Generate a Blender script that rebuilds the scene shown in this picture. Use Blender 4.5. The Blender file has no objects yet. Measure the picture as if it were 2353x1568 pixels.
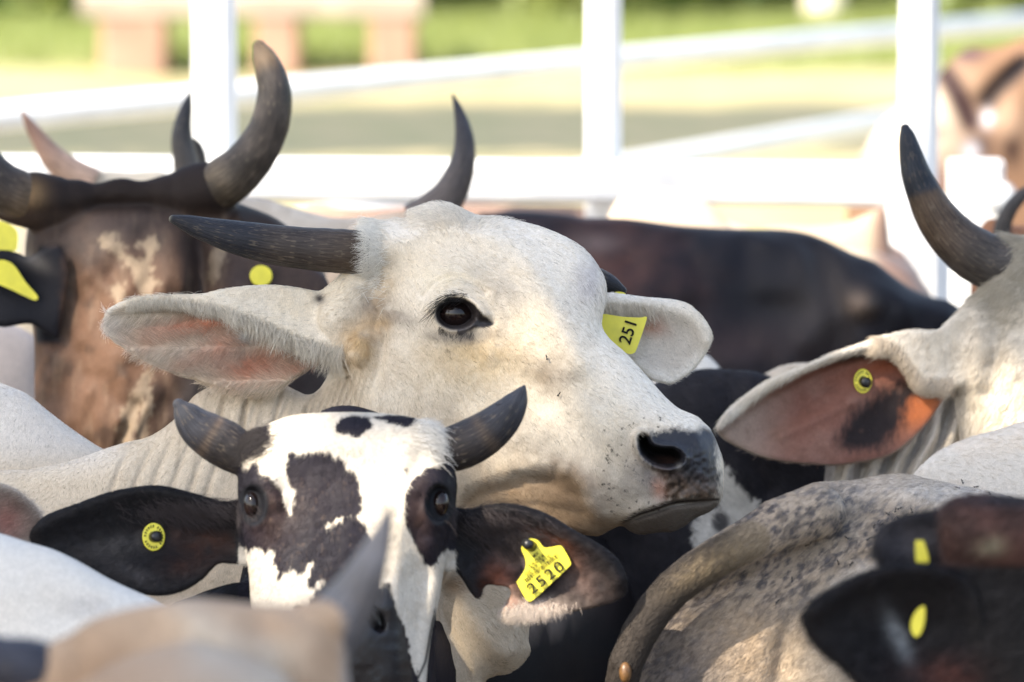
import bpy, math, random
import numpy as np
from mathutils import Vector, Matrix
random.seed(7); np.random.seed(7)
R = math.radians
SC = bpy.context.scene

# ------------------------------------------------------------ camera, sky, sun, exposure
CAM = np.array([0.0, 0.0, 2.30]); PITCH = R(7.5)
FW = np.array([0.0, math.cos(PITCH), -math.sin(PITCH)])
RT = np.array([1.0, 0.0, 0.0])
UP = np.array([0.0, math.sin(PITCH), math.cos(PITCH)])
cd = bpy.data.cameras.new('camera'); cam = bpy.data.objects.new('camera', cd)
SC.collection.objects.link(cam); SC.camera = cam
cam.location = CAM; cam.rotation_euler = (R(90)-PITCH, 0, 0)
cd.lens = 200; cd.sensor_width = 36; cd.clip_start = 0.1; cd.clip_end = 500
cd.dof.use_dof = True; cd.dof.focus_distance = 7.42; cd.dof.aperture_fstop = 4.2
SUN_DIR = np.array([-0.66, -0.50, 0.80]); SUN_DIR /= np.linalg.norm(SUN_DIR)     # towards the sun
w = bpy.data.worlds.new('World'); SC.world = w; w.use_nodes = True
wn = w.node_tree.nodes; wl = w.node_tree.links
sky = wn.new('ShaderNodeTexSky'); sky.sky_type = 'NISHITA'; sky.sun_disc = False
sky.sun_elevation = math.asin(SUN_DIR[2]); sky.sun_rotation = math.atan2(SUN_DIR[0], SUN_DIR[1])
sky.dust_density = 2.0
hs = wn.new('ShaderNodeHueSaturation'); hs.inputs['Saturation'].default_value = 0.78      # thin bright haze over the blue
wl.new(sky.outputs[0], hs.inputs['Color']); wl.new(hs.outputs[0], wn['Background'].inputs[0]); wn['Background'].inputs[1].default_value = 0.115
sl = bpy.data.lights.new('sun', 'SUN'); sun = bpy.data.objects.new('sun', sl); SC.collection.objects.link(sun)
sl.energy = 3.0; sl.angle = R(0.53); sl.color = (1.0, 0.90, 0.76)
sun.rotation_euler = Vector(SUN_DIR).to_track_quat('Z', 'Y').to_euler(); sun.location = (-6, -5, 9)
SC.view_settings.view_transform = 'Standard'; SC.view_settings.look = 'None'
SC.view_settings.exposure = 2.02; SC.view_settings.gamma = 1.0
try: SC.view_settings.use_curve_mapping = False
except Exception: pass
SC.cycles.use_denoising = True
SC.cycles.max_bounces = 6; SC.cycles.diffuse_bounces = 3; SC.cycles.glossy_bounces = 2
SC.cycles.sample_clamp_indirect = 6

# ------------------------------------------------------------ picture pixel (2353 x 1568) -> camera-space point
PXW, PXH = 2353.0, 1568.0; CX, CY = PXW/2, PXH/2
def S(d): return 0.18*d/PXW
def cs2w(p):                                   # camera-space metres (right, up, forward) -> world
    p = np.asarray(p, float)
    return CAM + p[..., 0:1]*RT + p[..., 1:2]*UP + p[..., 2:3]*FW
def P(x, y, d):
    s = S(d); return cs2w(np.array([(x-CX)*s, (CY-y)*s, d]))
class Frame:                                   # rigid local frame at distance d0; z = px towards the camera
    def __init__(s, d0): s.d0 = d0; s.s0 = S(d0)
    def c(s, z): return (s.d0 - np.asarray(z, float)*s.s0)/s.d0
    def r(s, x, y, z=0):                       # screen x, y at relief z -> rigid px coords
        c = s.c(z); return CX+(np.asarray(x, float)-CX)*c, CY+(np.asarray(y, float)-CY)*c
    def scr(s, X, Y, Z):
        c = s.c(Z); return CX+(X-CX)/c, CY+(Y-CY)/c
    def world(s, V):                           # rigid px (X, Y, Z) -> world
        V = np.asarray(V, float)
        q = np.stack([(V[..., 0]-CX)*s.s0, (CY-V[..., 1])*s.s0, s.d0-V[..., 2]*s.s0], -1)
        return cs2w(q)
    def W(s, x, y, z=0):
        X, Y = s.r(x, y, z); return s.world(np.array([X, Y, z], float))

# ------------------------------------------------------------ noise
def _h(ix, iy, iz, sd):
    n = (ix*374761393 + iy*668265263 + iz*2147483647 + sd*1274126177) & 0xFFFFFFFF
    n = ((n ^ (n >> 13))*1274126177) & 0xFFFFFFFF
    n = (n ^ (n >> 16)) & 0xFFFF
    return n/65535.0
def vn(x, y, z=0.0, sd=0):
    x, y, z = np.broadcast_arrays(np.asarray(x, float), np.asarray(y, float), np.asarray(z, float))
    fx, fy, fz = np.floor(x), np.floor(y), np.floor(z)
    ix, iy, iz = fx.astype(np.int64), fy.astype(np.int64), fz.astype(np.int64)
    tx, ty, tz = x-fx, y-fy, z-fz
    tx = tx*tx*(3-2*tx); ty = ty*ty*(3-2*ty); tz = tz*tz*(3-2*tz)
    o = 0
    for a in (0, 1):
        for b in (0, 1):
            for c in (0, 1):
                o = o + _h(ix+a, iy+b, iz+c, sd)*(tx if a else 1-tx)*(ty if b else 1-ty)*(tz if c else 1-tz)
    return o*2-1
def fbm(x, y, z=0.0, sd=0, o=3):
    r, a, t = 0, 1.0, 0
    for i in range(o):
        r = r + a*vn(x*2**i, y*2**i, z*2**i, sd+i*17); t += a; a *= 0.5
    return r/t
def sst(a, b, x):
    t = np.clip((x-a)/(b-a), 0, 1); return t*t*(3-2*t)

# ------------------------------------------------------------ 2-D helpers
def catmull(pts, n=6, closed=True):
    p = np.asarray(pts, float); N = len(p); out = []
    rng = range(N) if closed else range(N-1)
    for i in rng:
        if closed: a, b, c, d = p[(i-1) % N], p[i], p[(i+1) % N], p[(i+2) % N]
        else: a, b, c, d = p[max(i-1, 0)], p[i], p[i+1], p[min(i+2, N-1)]
        for k in range(n):
            t = k/n
            out.append(0.5*((2*b)+(-a+c)*t+(2*a-5*b+4*c-d)*t*t+(-a+3*b-3*c+d)*t**3))
    if not closed: out.append(p[-1])
    return np.array(out)
def pdist(X, Y, poly, closed=True):            # signed distance (inside positive) to a polygon / distance to a polyline
    P_ = np.asarray(poly, float); N = len(P_)
    D = np.full(X.shape, 1e18); ins = np.zeros(X.shape, bool)
    for i in range(N if closed else N-1):
        x0, y0 = P_[i]; x1, y1 = P_[(i+1) % N]
        dx, dy = x1-x0, y1-y0; L = dx*dx+dy*dy+1e-9
        t = np.clip(((X-x0)*dx+(Y-y0)*dy)/L, 0, 1)
        D = np.minimum(D, (X-x0-t*dx)**2+(Y-y0-t*dy)**2)
        if closed and abs(dy) > 1e-12:
            c = (y0 > Y) != (y1 > Y)
            ins ^= c & (X < x0+(Y-y0)*dx/dy)
    D = np.sqrt(D)
    return np.where(ins, D, -D) if closed else D
def gs(X, Y, cx, cy, sx, sy=None, ang=0):
    sy = sx if sy is None else sy
    a = R(ang); u = (X-cx)*math.cos(a)+(Y-cy)*math.sin(a); v = -(X-cx)*math.sin(a)+(Y-cy)*math.cos(a)
    return np.exp(-0.5*((u/sx)**2+(v/sy)**2))
def ridge(X, Y, pts, w):
    return np.exp(-0.5*(pdist(X, Y, catmull(pts, 4, False), False)/w)**2)
def inpoly(X, Y, pts, soft=4, jag=0, js=0.05, sd=0, sm=True):
    pl = catmull(pts, 3) if sm else pts
    bb = np.asarray(pl); m = jag*2+soft*2+5
    x0, y0 = bb.min(0)-m; x1, y1 = bb.max(0)+m
    out = np.zeros(np.shape(X)); k = (X > x0) & (X < x1) & (Y > y0) & (Y < y1)
    if not k.any(): return out
    xs, ys = X[k], Y[k]; d = pdist(xs, ys, pl)
    if jag: d = d+jag*fbm(xs*js*2.2, ys*js, 0, sd, 3)*1.6+jag*.5*vn(xs*js*7, ys*js*2.5, 0, sd+5)
    out[k] = sst(-soft, soft, d); return out

# ------------------------------------------------------------ inflated layer
def solve_inflate(D, h):
    """Poisson  lap(u) = -1, u=0 at the outline, for an inside mask of a signed distance D sampled at step h"""
    def run(M, u, h, it):
        for _ in range(it):
            s = np.zeros_like(u)
            s[1:-1, 1:-1] = (u[2:, 1:-1]+u[:-2, 1:-1]+u[1:-1, 2:]+u[1:-1, :-2]+h*h)*0.25
            u = np.where(M, s, 0)
        return u
    lv = [(D, h)]
    while min(lv[-1][0].shape) > 24: lv.append((lv[-1][0][::2, ::2], lv[-1][1]*2))
    u = np.zeros_like(lv[-1][0])
    for i, (d, hh) in enumerate(reversed(lv)):
        M = d > 0
        if i:
            U = np.repeat(np.repeat(u, 2, 0), 2, 1)[:d.shape[0], :d.shape[1]]
            if U.shape != d.shape: U = np.pad(U, ((0, d.shape[0]-U.shape[0]), (0, d.shape[1]-U.shape[1])), mode='edge')
            U = (U+np.roll(U, 1, 0)+np.roll(U, 1, 1)+np.roll(np.roll(U, 1, 0), 1, 1))/4
            u = np.where(M, U, 0)
        u = run(M, u, hh, 260 if i == 0 else 120)
    M = D > 1.5*h
    Rr = np.where(M, u/np.maximum(D, h), 0); Wt = M.astype(float)
    for _ in range(10):
        a = np.zeros_like(Rr); b = np.zeros_like(Rr)
        for dx, dy in ((0, 1), (0, -1), (1, 0), (-1, 0), (1, 1), (-1, -1), (1, -1), (-1, 1)):
            a += np.roll(np.roll(Rr*Wt, dx, 0), dy, 1); b += np.roll(np.roll(Wt, dx, 0), dy, 1)
        fill = (Wt == 0) & (b > 0); Rr = np.where(fill, a/np.maximum(b, 1e-6), Rr); Wt = np.where(fill, 1.0, Wt)
    Rr = np.where(Wt > 0, Rr, np.median(Rr[M]) if M.any() else 1)
    wgt = sst(1.5*h, 4*h, D)
    return wgt*u+(1-wgt)*D*Rr
class Layer:
    """outline in picture px; inflated to a rounded solid: z0 centre depth, k thickness factor, cap = max half thickness"""
    def __init__(s, pts, k=0.7, zc=0, relief=None, bend=None, cap=None, h=5, smooth=14, sm=3, sub=False, carve=None):
        s.poly = catmull(pts, sm) if sm > 1 else np.asarray(pts, float)
        s.k, s.zc, s.relief, s.bend, s.cap, s.h, s.smooth, s.sub, s.carve = k, zc, relief, bend, cap, h, smooth, sub, carve
        m = 30
        x0, y0 = s.poly.min(0)-m; x1, y1 = s.poly.max(0)+m
        s.gx = np.arange(x0, x1+h, h); s.gy = np.arange(y0, y1+h, h)
        X, Y = np.meshgrid(s.gx, s.gy, indexing='ij')
        D = pdist(X, Y, s.poly); u2 = 2*solve_inflate(D, h)
        if cap:                                 # limit the half thickness softly (plates such as ears)
            kk = k if np.isscalar(k) else 1.0
            mx = (cap/kk)**2; pos = u2 > 0
            u2 = np.where(pos, mx*(1-np.exp(-np.maximum(u2, 0)/mx)), u2)
        s.X, s.Y, s.u2 = X, Y, u2
        s.W2 = float(u2.max())
        s.m = zc(X, Y) if callable(zc) else np.full(X.shape, float(zc))
        if bend is not None: s.m = s.m+bend(X, Y)
        s.rl = (relief(X, Y)*sst(0, 40, D) if relief else np.zeros_like(X))
        ins = D > 0; s.zmean = float(np.mean(s.m[ins])) if ins.any() else 0
        s.top = float((s.m+np.sqrt(np.maximum(u2, 0))*k+np.abs(s.rl))[ins].max()); s.bot = float((s.m-np.sqrt(np.maximum(u2, 0))*k)[ins].min())
    def samp(s, A, xs, ys):
        fx = np.clip((xs-s.gx[0])/s.h, 0, len(s.gx)-1.001); fy = np.clip((ys-s.gy[0])/s.h, 0, len(s.gy)-1.001)
        ix, iy = fx.astype(int), fy.astype(int); tx, ty = (fx-ix)[:, None], (fy-iy)[None, :]
        a = A[np.ix_(ix, iy)]; b = A[np.ix_(ix+1, iy)]; c = A[np.ix_(ix, iy+1)]; d = A[np.ix_(ix+1, iy+1)]
        return (a*(1-tx)+b*tx)*(1-ty)+(c*(1-tx)+d*tx)*ty
    def bounds(s, fr):
        c = fr.c(s.zmean); p = s.poly
        xr = CX+(p[:, 0]-CX)*c; yr = CY+(p[:, 1]-CY)*c
        return xr.min()-20, xr.max()+20, yr.min()-20, yr.max()+20, s.bot-20, s.top+20
    def field(s, fr, gx, gy, gz):
        c = fr.c(s.zmean); xs = CX+(gx-CX)/c; ys = CY+(gy-CY)/c
        u2 = s.samp(s.u2, xs, ys); m = s.samp(s.m, xs, ys); rl = s.samp(s.rl, xs, ys)
        W = math.sqrt(s.W2)
        A = np.maximum(s.W2-u2, 0).astype(np.float32)[:, :, None]
        z = gz[None, None, :].astype(np.float32)-m.astype(np.float32)[:, :, None]
        if s.relief: z = z-rl.astype(np.float32)[:, :, None]*(1/(1+np.exp(-np.clip(z/25, -20, 20))))
        return np.sqrt((z/s.k)**2+A)-W
class Ell:                                     # ellipsoid in picture px
    def __init__(s, c, r, ang=0, smooth=12, sub=False): s.cc, s.rr, s.ang, s.smooth, s.sub = c, r, ang, smooth, sub
    def bounds(s, fr):
        X, Y = fr.r(s.cc[0], s.cc[1], s.cc[2]); m = max(s.rr)+20
        return X-m, X+m, Y-m, Y+m, s.cc[2]-m, s.cc[2]+m
    def field(s, fr, gx, gy, gz):
        X, Y = fr.r(s.cc[0], s.cc[1], s.cc[2]); a = R(s.ang)
        x = (gx-X)[:, None, None]; y = (gy-Y)[None, :, None]; z = (gz-s.cc[2])[None, None, :]
        u = x*math.cos(a)+y*math.sin(a); v = -x*math.sin(a)+y*math.cos(a)
        q = np.sqrt((u/s.rr[0])**2+(v/s.rr[1])**2+(z/s.rr[2])**2)
        return ((q-1)*min(s.rr)).astype(np.float32)
class Cap:                                     # chain of round cones: (x, y, z, r)
    def __init__(s, pts, smooth=14, sub=False): s.p = pts; s.smooth, s.sub = smooth, sub
    def bounds(s, fr):
        a = np.array([[*fr.r(q[0], q[1], q[2]), q[2], q[3]] for q in s.p], float); m = a[:, 3:4]+20
        lo = (a[:, :3]-m).min(0); hi = (a[:, :3]+m).max(0)
        return lo[0], hi[0], lo[1], hi[1], lo[2], hi[2]
    def field(s, fr, gx, gy, gz):
        a = np.array([[*fr.r(q[0], q[1], q[2]), q[2], q[3]] for q in s.p], float)
        return chain_field(a, gx, gy, gz)
def chain_field(a, gx, gy, gz):
    x = gx[:, None, None]; y = gy[None, :, None]; z = gz[None, None, :]; F = None
    for p, q in zip(a[:-1], a[1:]):
        d = q[:3]-p[:3]; L = (d*d).sum()+1e-9
        t = np.clip(((x-p[0])*d[0]+(y-p[1])*d[1]+(z-p[2])*d[2])/L, 0, 1)
        f = np.sqrt((x-p[0]-t*d[0])**2+(y-p[1]-t*d[1])**2+(z-p[2]-t*d[2])**2)-(p[3]+(q[3]-p[3])*t)
        F = f if F is None else np.minimum(F, f)
    return F.astype(np.float32)

# ------------------------------------------------------------ surface nets
def surf_nets(F, o, h):
    nx, ny, nz = F.shape; ins = F < 0
    s = np.zeros((nx-1, ny-1, nz-1), np.int8)
    for a in (0, 1):
        for b in (0, 1):
            for c in (0, 1): s += ins[a:nx-1+a, b:ny-1+b, c:nz-1+c]
    act = np.argwhere((s > 0) & (s < 8)); del s
    idx = np.full((nx-1, ny-1, nz-1), -1, np.int32); idx[act[:, 0], act[:, 1], act[:, 2]] = np.arange(len(act))
    V = np.zeros((len(act), 3)); n = np.zeros(len(act))
    for ax in range(3):
        o1, o2 = [i for i in range(3) if i != ax]
        for b in (0, 1):
            for c in (0, 1):
                p0 = act.copy(); p0[:, o1] += b; p0[:, o2] += c; p1 = p0.copy(); p1[:, ax] += 1
                f0 = F[p0[:, 0], p0[:, 1], p0[:, 2]]; f1 = F[p1[:, 0], p1[:, 1], p1[:, 2]]
                m = (f0 < 0) != (f1 < 0); t = np.where(m, f0/np.where(m, f0-f1, 1), 0)
                q = p0.astype(float); q[:, ax] += t; V[m] += q[m]; n[m] += 1
    V /= n[:, None]
    faces = []
    for ax in range(3):
        o1, o2 = [i for i in range(3) if i != ax]
        sl0 = [slice(None)]*3; sl1 = [slice(None)]*3; sl0[ax] = slice(0, -1); sl1[ax] = slice(1, None)
        A = ins[tuple(sl0)]; B = ins[tuple(sl1)]
        e = np.argwhere(A != B); e = e[(e[:, o1] > 0) & (e[:, o2] > 0) & (e[:, o1] < F.shape[o1]-1) & (e[:, o2] < F.shape[o2]-1)]
        fl = A[e[:, 0], e[:, 1], e[:, 2]]
        def g(d1, d2):
            q = e.copy(); q[:, o1] -= d1; q[:, o2] -= d2; return idx[q[:, 0], q[:, 1], q[:, 2]]
        q = np.stack([g(1, 1), g(0, 1), g(0, 0), g(1, 0)], 1)
        flip = fl if ax != 1 else ~fl
        q = np.where(flip[:, None], q, q[:, ::-1]); faces.append(q)
    Fc = np.concatenate(faces); Fc = Fc[(Fc >= 0).all(1)]
    return np.asarray(o)+V*h, Fc
def smooth_mesh(V, Fc, it=1, lam=0.5):
    for _ in range(it):
        A = np.zeros_like(V); n = np.zeros(len(V))
        for i in range(4):
            a, b = Fc[:, i], Fc[:, (i+1) % 4]
            for x in range(3): A[:, x] += np.bincount(a, V[b, x], len(V))+np.bincount(b, V[a, x], len(V))
            n += np.bincount(a, minlength=len(V))+np.bincount(b, minlength=len(V))
        V = V*(1-lam)+lam*A/np.maximum(n, 1)[:, None]
    return V
def vnormals(V, Fc):
    n = np.cross(V[Fc[:, 2]]-V[Fc[:, 0]], V[Fc[:, 3]]-V[Fc[:, 1]]); N = np.zeros_like(V)
    for i in range(4):
        for x in range(3): N[:, x] += np.bincount(Fc[:, i], n[:, x], len(V))
    return N/np.maximum(np.linalg.norm(N, axis=1), 1e-12)[:, None]
def build_field(fr, items, v, clip=None):
    B = np.array([i.bounds(fr) for i in items if not i.sub])
    lo = B[:, 0::2].min(0)-2*v; hi = B[:, 1::2].max(0)+2*v
    if clip is not None:
        lo = np.maximum(lo, [clip[0], clip[2], clip[4]]); hi = np.minimum(hi, [clip[1], clip[3], clip[5]])
    g = [np.arange(lo[i], hi[i]+v, v) for i in range(3)]
    F = np.full([len(a) for a in g], 60.0, np.float32)
    for it in items:
        b = it.bounds(fr); sl = []
        for i in range(3):
            a = np.searchsorted(g[i], b[2*i]); e = np.searchsorted(g[i], b[2*i+1]); sl.append(slice(max(a-1, 0), max(e+1, 0)))
        if any(s.stop <= s.start for s in sl): continue
        f = it.field(fr, g[0][sl[0]], g[1][sl[1]], g[2][sl[2]]); a = F[tuple(sl)]; k = it.smooth
        if it.sub:
            f = -f; hh = np.clip(0.5+0.5*(a-f)/k, 0, 1); F[tuple(sl)] = f+(a-f)*hh+k*hh*(1-hh)
        else:
            hh = np.clip(0.5+0.5*(f-a)/k, 0, 1); F[tuple(sl)] = f+(a-f)*hh-k*hh*(1-hh)
    F[0] = F[-1] = 5; F[:, 0] = F[:, -1] = 5; F[:, :, 0] = F[:, :, -1] = 5
    return F, np.array([a[0] for a in g])
def sculpt(fr, items, v=4.0, smooth=1, clip=None):
    F, o = build_field(fr, items, v, clip)
    V, Fc = surf_nets(F, o, v)
    if smooth: V = smooth_mesh(V, Fc, smooth)
    N = vnormals(V, Fc)
    return V, Fc, N                            # rigid px coordinates

# ------------------------------------------------------------ materials
def mat(name):
    m = bpy.data.materials.new(name); m.use_nodes = True; return m, m.node_tree.nodes, m.node_tree.links, m.node_tree.nodes['Principled BSDF']
def coat_material(name='coat', hair=0.2, bump=0.25, scale=900):
    m, n, l, b = mat(name)
    a = n.new('ShaderNodeAttribute'); a.attribute_name = 'Col'
    tc = n.new('ShaderNodeTexCoord'); mp = n.new('ShaderNodeMapping'); mp.inputs['Scale'].default_value = (1.0, 1.0, 0.35)
    l.new(tc.outputs['Object'], mp.inputs['Vector'])
    t1 = n.new('ShaderNodeTexNoise'); t1.inputs['Scale'].default_value = scale; t1.inputs['Detail'].default_value = 3
    t2 = n.new('ShaderNodeTexNoise'); t2.inputs['Scale'].default_value = 120; t2.inputs['Detail'].default_value = 5
    l.new(mp.outputs[0], t1.inputs['Vector']); l.new(tc.outputs['Object'], t2.inputs['Vector'])
    r = n.new('ShaderNodeMapRange'); r.inputs[1].default_value = 0.3; r.inputs[2].default_value = 0.7; r.inputs[3].default_value = 1-hair; r.inputs[4].default_value = 1+hair*0.5
    l.new(t1.outputs[0], r.inputs[0])
    r2 = n.new('ShaderNodeMapRange'); r2.inputs[1].default_value = 0.3; r2.inputs[2].default_value = 0.7; r2.inputs[3].default_value = 0.93; r2.inputs[4].default_value = 1.05
    l.new(t2.outputs[0], r2.inputs[0])
    mu = n.new('ShaderNodeMath'); mu.operation = 'MULTIPLY'; l.new(r.outputs[0], mu.inputs[0]); l.new(r2.outputs[0], mu.inputs[1])
    mx = n.new('ShaderNodeVectorMath'); mx.operation = 'SCALE'; l.new(a.outputs['Color'], mx.inputs[0]); l.new(mu.outputs[0], mx.inputs['Scale'])
    l.new(mx.outputs[0], b.inputs['Base Color'])
    ro = n.new('ShaderNodeAttribute'); ro.attribute_name = 'Rough'; l.new(ro.outputs['Fac'], b.inputs['Roughness'])
    bp = n.new('ShaderNodeBump'); bp.inputs['Strength'].default_value = bump; bp.inputs['Distance'].default_value = 0.0015
    ad = n.new('ShaderNodeMath'); ad.operation = 'ADD'; l.new(t1.outputs[0], ad.inputs[0]); l.new(t2.outputs[0], ad.inputs[1])
    l.new(ad.outputs[0], bp.inputs['Height']); l.new(bp.outputs[0], b.inputs['Normal'])
    sr = n.new('ShaderNodeMapRange'); sr.inputs[1].default_value = 0.28; sr.inputs[2].default_value = 0.5; sr.inputs[3].default_value = 0.55; sr.inputs[4].default_value = 0.13; sr.clamp = True
    l.new(ro.outputs['Fac'], sr.inputs[0]); l.new(sr.outputs[0], b.inputs['Specular IOR Level'])
    return m
COAT = coat_material()
def simple(name, col, rough=0.6, metal=0, spec=0.5, noise=0.1, nscale=20, bump=0.0):
    m, n, l, b = mat(name)
    t = n.new('ShaderNodeTexNoise'); t.inputs['Scale'].default_value = nscale; t.inputs['Detail'].default_value = 5
    tc = n.new('ShaderNodeTexCoord'); l.new(tc.outputs['Object'], t.inputs['Vector'])
    r = n.new('ShaderNodeMapRange'); r.inputs[1].default_value = 0.3; r.inputs[2].default_value = 0.7; r.inputs[3].default_value = 1-noise; r.inputs[4].default_value = 1+noise
    l.new(t.outputs[0], r.inputs[0])
    mx = n.new('ShaderNodeVectorMath'); mx.operation = 'SCALE'; mx.inputs[0].default_value = col; l.new(r.outputs[0], mx.inputs['Scale'])
    l.new(mx.outputs[0], b.inputs['Base Color']); b.inputs['Roughness'].default_value = rough; b.inputs['Metallic'].default_value = metal
    b.inputs['Specular IOR Level'].default_value = spec
    if bump:
        bp = n.new('ShaderNodeBump'); bp.inputs['Strength'].default_value = bump; bp.inputs['Distance'].default_value = 0.002
        l.new(t.outputs[0], bp.inputs['Height']); l.new(bp.outputs[0], b.inputs['Normal'])
    return m
def horn_material():
    m, n, l, b = mat('horn')
    a = n.new('ShaderNodeAttribute'); a.attribute_name = 'Col'
    uv = n.new('ShaderNodeAttribute'); uv.attribute_name = 'huv'
    mp = n.new('ShaderNodeMapping'); mp.inputs['Scale'].default_value = (22, 4, 1); l.new(uv.outputs['Vector'], mp.inputs['Vector'])
    t = n.new('ShaderNodeTexNoise'); t.inputs['Scale'].default_value = 1.6; t.inputs['Detail'].default_value = 7; t.inputs['Roughness'].default_value = 0.65
    l.new(mp.outputs[0], t.inputs['Vector'])
    r = n.new('ShaderNodeMapRange'); r.inputs[1].default_value = 0.3; r.inputs[2].default_value = 0.72; r.inputs[3].default_value = 0.40; r.inputs[4].default_value = 1.7
    l.new(t.outputs[0], r.inputs[0])
    mx = n.new('ShaderNodeVectorMath'); mx.operation = 'SCALE'; l.new(a.outputs['Color'], mx.inputs[0]); l.new(r.outputs[0], mx.inputs['Scale'])
    # dry scratches
    t2 = n.new('ShaderNodeTexNoise'); t2.inputs['Scale'].default_value = 2.2; t2.inputs['Detail'].default_value = 4
    mp2 = n.new('ShaderNodeMapping'); mp2.inputs['Scale'].default_value = (14, 9, 1); mp2.inputs['Location'].default_value = (3, 7, 1)
    l.new(uv.outputs['Vector'], mp2.inputs['Vector']); l.new(mp2.outputs[0], t2.inputs['Vector'])
    cr = n.new('ShaderNodeValToRGB'); cr.color_ramp.elements[0].position = 0.57; cr.color_ramp.elements[1].position = 0.68
    l.new(t2.outputs[0], cr.inputs[0])
    m2 = n.new('ShaderNodeMix'); m2.data_type = 'RGBA'; m2.inputs['B'].default_value = (0.16, 0.125, 0.09, 1)
    mf = n.new('ShaderNodeMath'); mf.operation = 'MULTIPLY'; mf.inputs[1].default_value = 0.45; l.new(cr.outputs[0], mf.inputs[0])
    l.new(mf.outputs[0], m2.inputs['Factor']); l.new(mx.outputs[0], m2.inputs['A']); l.new(m2.outputs['Result'], b.inputs['Base Color'])
    rr = n.new('ShaderNodeMapRange'); rr.inputs[3].default_value = 0.30; rr.inputs[4].default_value = 0.62; l.new(t.outputs[0], rr.inputs[0]); l.new(rr.outputs[0], b.inputs['Roughness'])
    bp = n.new('ShaderNodeBump'); bp.inputs['Strength'].default_value = 0.7; bp.inputs['Distance'].default_value = 0.002; b.inputs['Specular IOR Level'].default_value = 0.22
    l.new(t.outputs[0], bp.inputs['Height']); l.new(bp.outputs[0], b.inputs['Normal'])
    return m
HORN = horn_material()
def hair_material():
    m, n, l, b = mat('fur')
    a = n.new('ShaderNodeAttribute'); a.attribute_name = 'Col'
    l.new(a.outputs['Color'], b.inputs['Base Color']); b.inputs['Roughness'].default_value = 0.5; b.inputs['Specular IOR Level'].default_value = 0.2
    return m
FUR = hair_material()

# ------------------------------------------------------------ objects
def tag(o, label, cat, group=None):
    o['label'] = label; o['category'] = cat
    if group: o['group'] = group
    return o
def thing(name, loc, label, cat, group=None):
    o = bpy.data.objects.new(name, None); SC.collection.objects.link(o); o.location = loc; o.empty_display_size = 0.1
    return tag(o, label, cat, group)
def mesh(name, V, Fc, m, parent=None, col=None, rough=None, smooth=True, huv=None):
    V = np.asarray(V, float)
    if parent is not None: V = V-np.array(parent['_o'] if '_o' in parent else parent.location)
    me = bpy.data.meshes.new(name)
    if isinstance(Fc, np.ndarray):
        me.vertices.add(len(V)); me.vertices.foreach_set('co', V.astype(np.float32).ravel())
        k = Fc.shape[1]; me.loops.add(Fc.size); me.loops.foreach_set('vertex_index', Fc.astype(np.int32).ravel())
        me.polygons.add(len(Fc)); me.polygons.foreach_set('loop_start', np.arange(0, Fc.size, k, dtype=np.int32))
        me.update(calc_edges=True); me.validate()
    else:
        me.from_pydata([tuple(v) for v in V], [], [tuple(int(i) for i in f) for f in Fc]); me.update()
    if smooth: me.polygons.foreach_set('use_smooth', np.ones(len(me.polygons), bool))
    if col is not None:
        a = me.attributes.new('Col', 'FLOAT_COLOR', 'POINT')
        c = np.ones((len(V), 4), np.float32); c[:, :3] = np.clip(col, 0.003, 0.9); a.data.foreach_set('color', c.ravel())
    if rough is not None:
        a = me.attributes.new('Rough', 'FLOAT', 'POINT'); a.data.foreach_set('value', np.broadcast_to(rough, (len(V),)).astype(np.float32).copy())
    if huv is not None:
        a = me.attributes.new('huv', 'FLOAT_VECTOR', 'POINT'); a.data.foreach_set('vector', np.asarray(huv, np.float32).ravel())
    me.materials.append(m)
    o = bpy.data.objects.new(name, me); SC.collection.objects.link(o)
    if parent is not None: o.parent = parent
    return o
def root_at(name, x, y, d, label, cat='cow', group='cattle crowded in the pen'):
    p = P(x, y, d); o = thing(name, (p[0], p[1], 0), label, cat, group); return o
def tube_rings(C, Rr, up=None, n=24, flat=1.0):
    C = np.asarray(C, float); T = np.gradient(C, axis=0); T /= np.linalg.norm(T, axis=1)[:, None]
    u = np.array([0.0, 0.0, 1.0]) if up is None else np.asarray(up, float)
    V = []; a = np.linspace(0, 2*np.pi, n, endpoint=False)
    N0 = np.cross(T[0], u); N0 /= np.linalg.norm(N0)+1e-9
    for i in range(len(C)):
        N0 = N0-T[i]*np.dot(N0, T[i]); N0 /= np.linalg.norm(N0)+1e-9; B = np.cross(T[i], N0)
        V.append(C[i]+Rr[i]*(np.cos(a)[:, None]*N0+flat*np.sin(a)[:, None]*B))
    return np.concatenate(V), a
def tube_faces(m, n, cap0=True, cap1=True):
    F = []
    for i in range(m-1):
        for j in range(n):
            F.append((i*n+j, i*n+(j+1) % n, (i+1)*n+(j+1) % n, (i+1)*n+j))
    if cap0: F.append(tuple(range(n))[::-1])
    if cap1: F.append(tuple((m-1)*n+j for j in range(n)))
    return F
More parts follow.
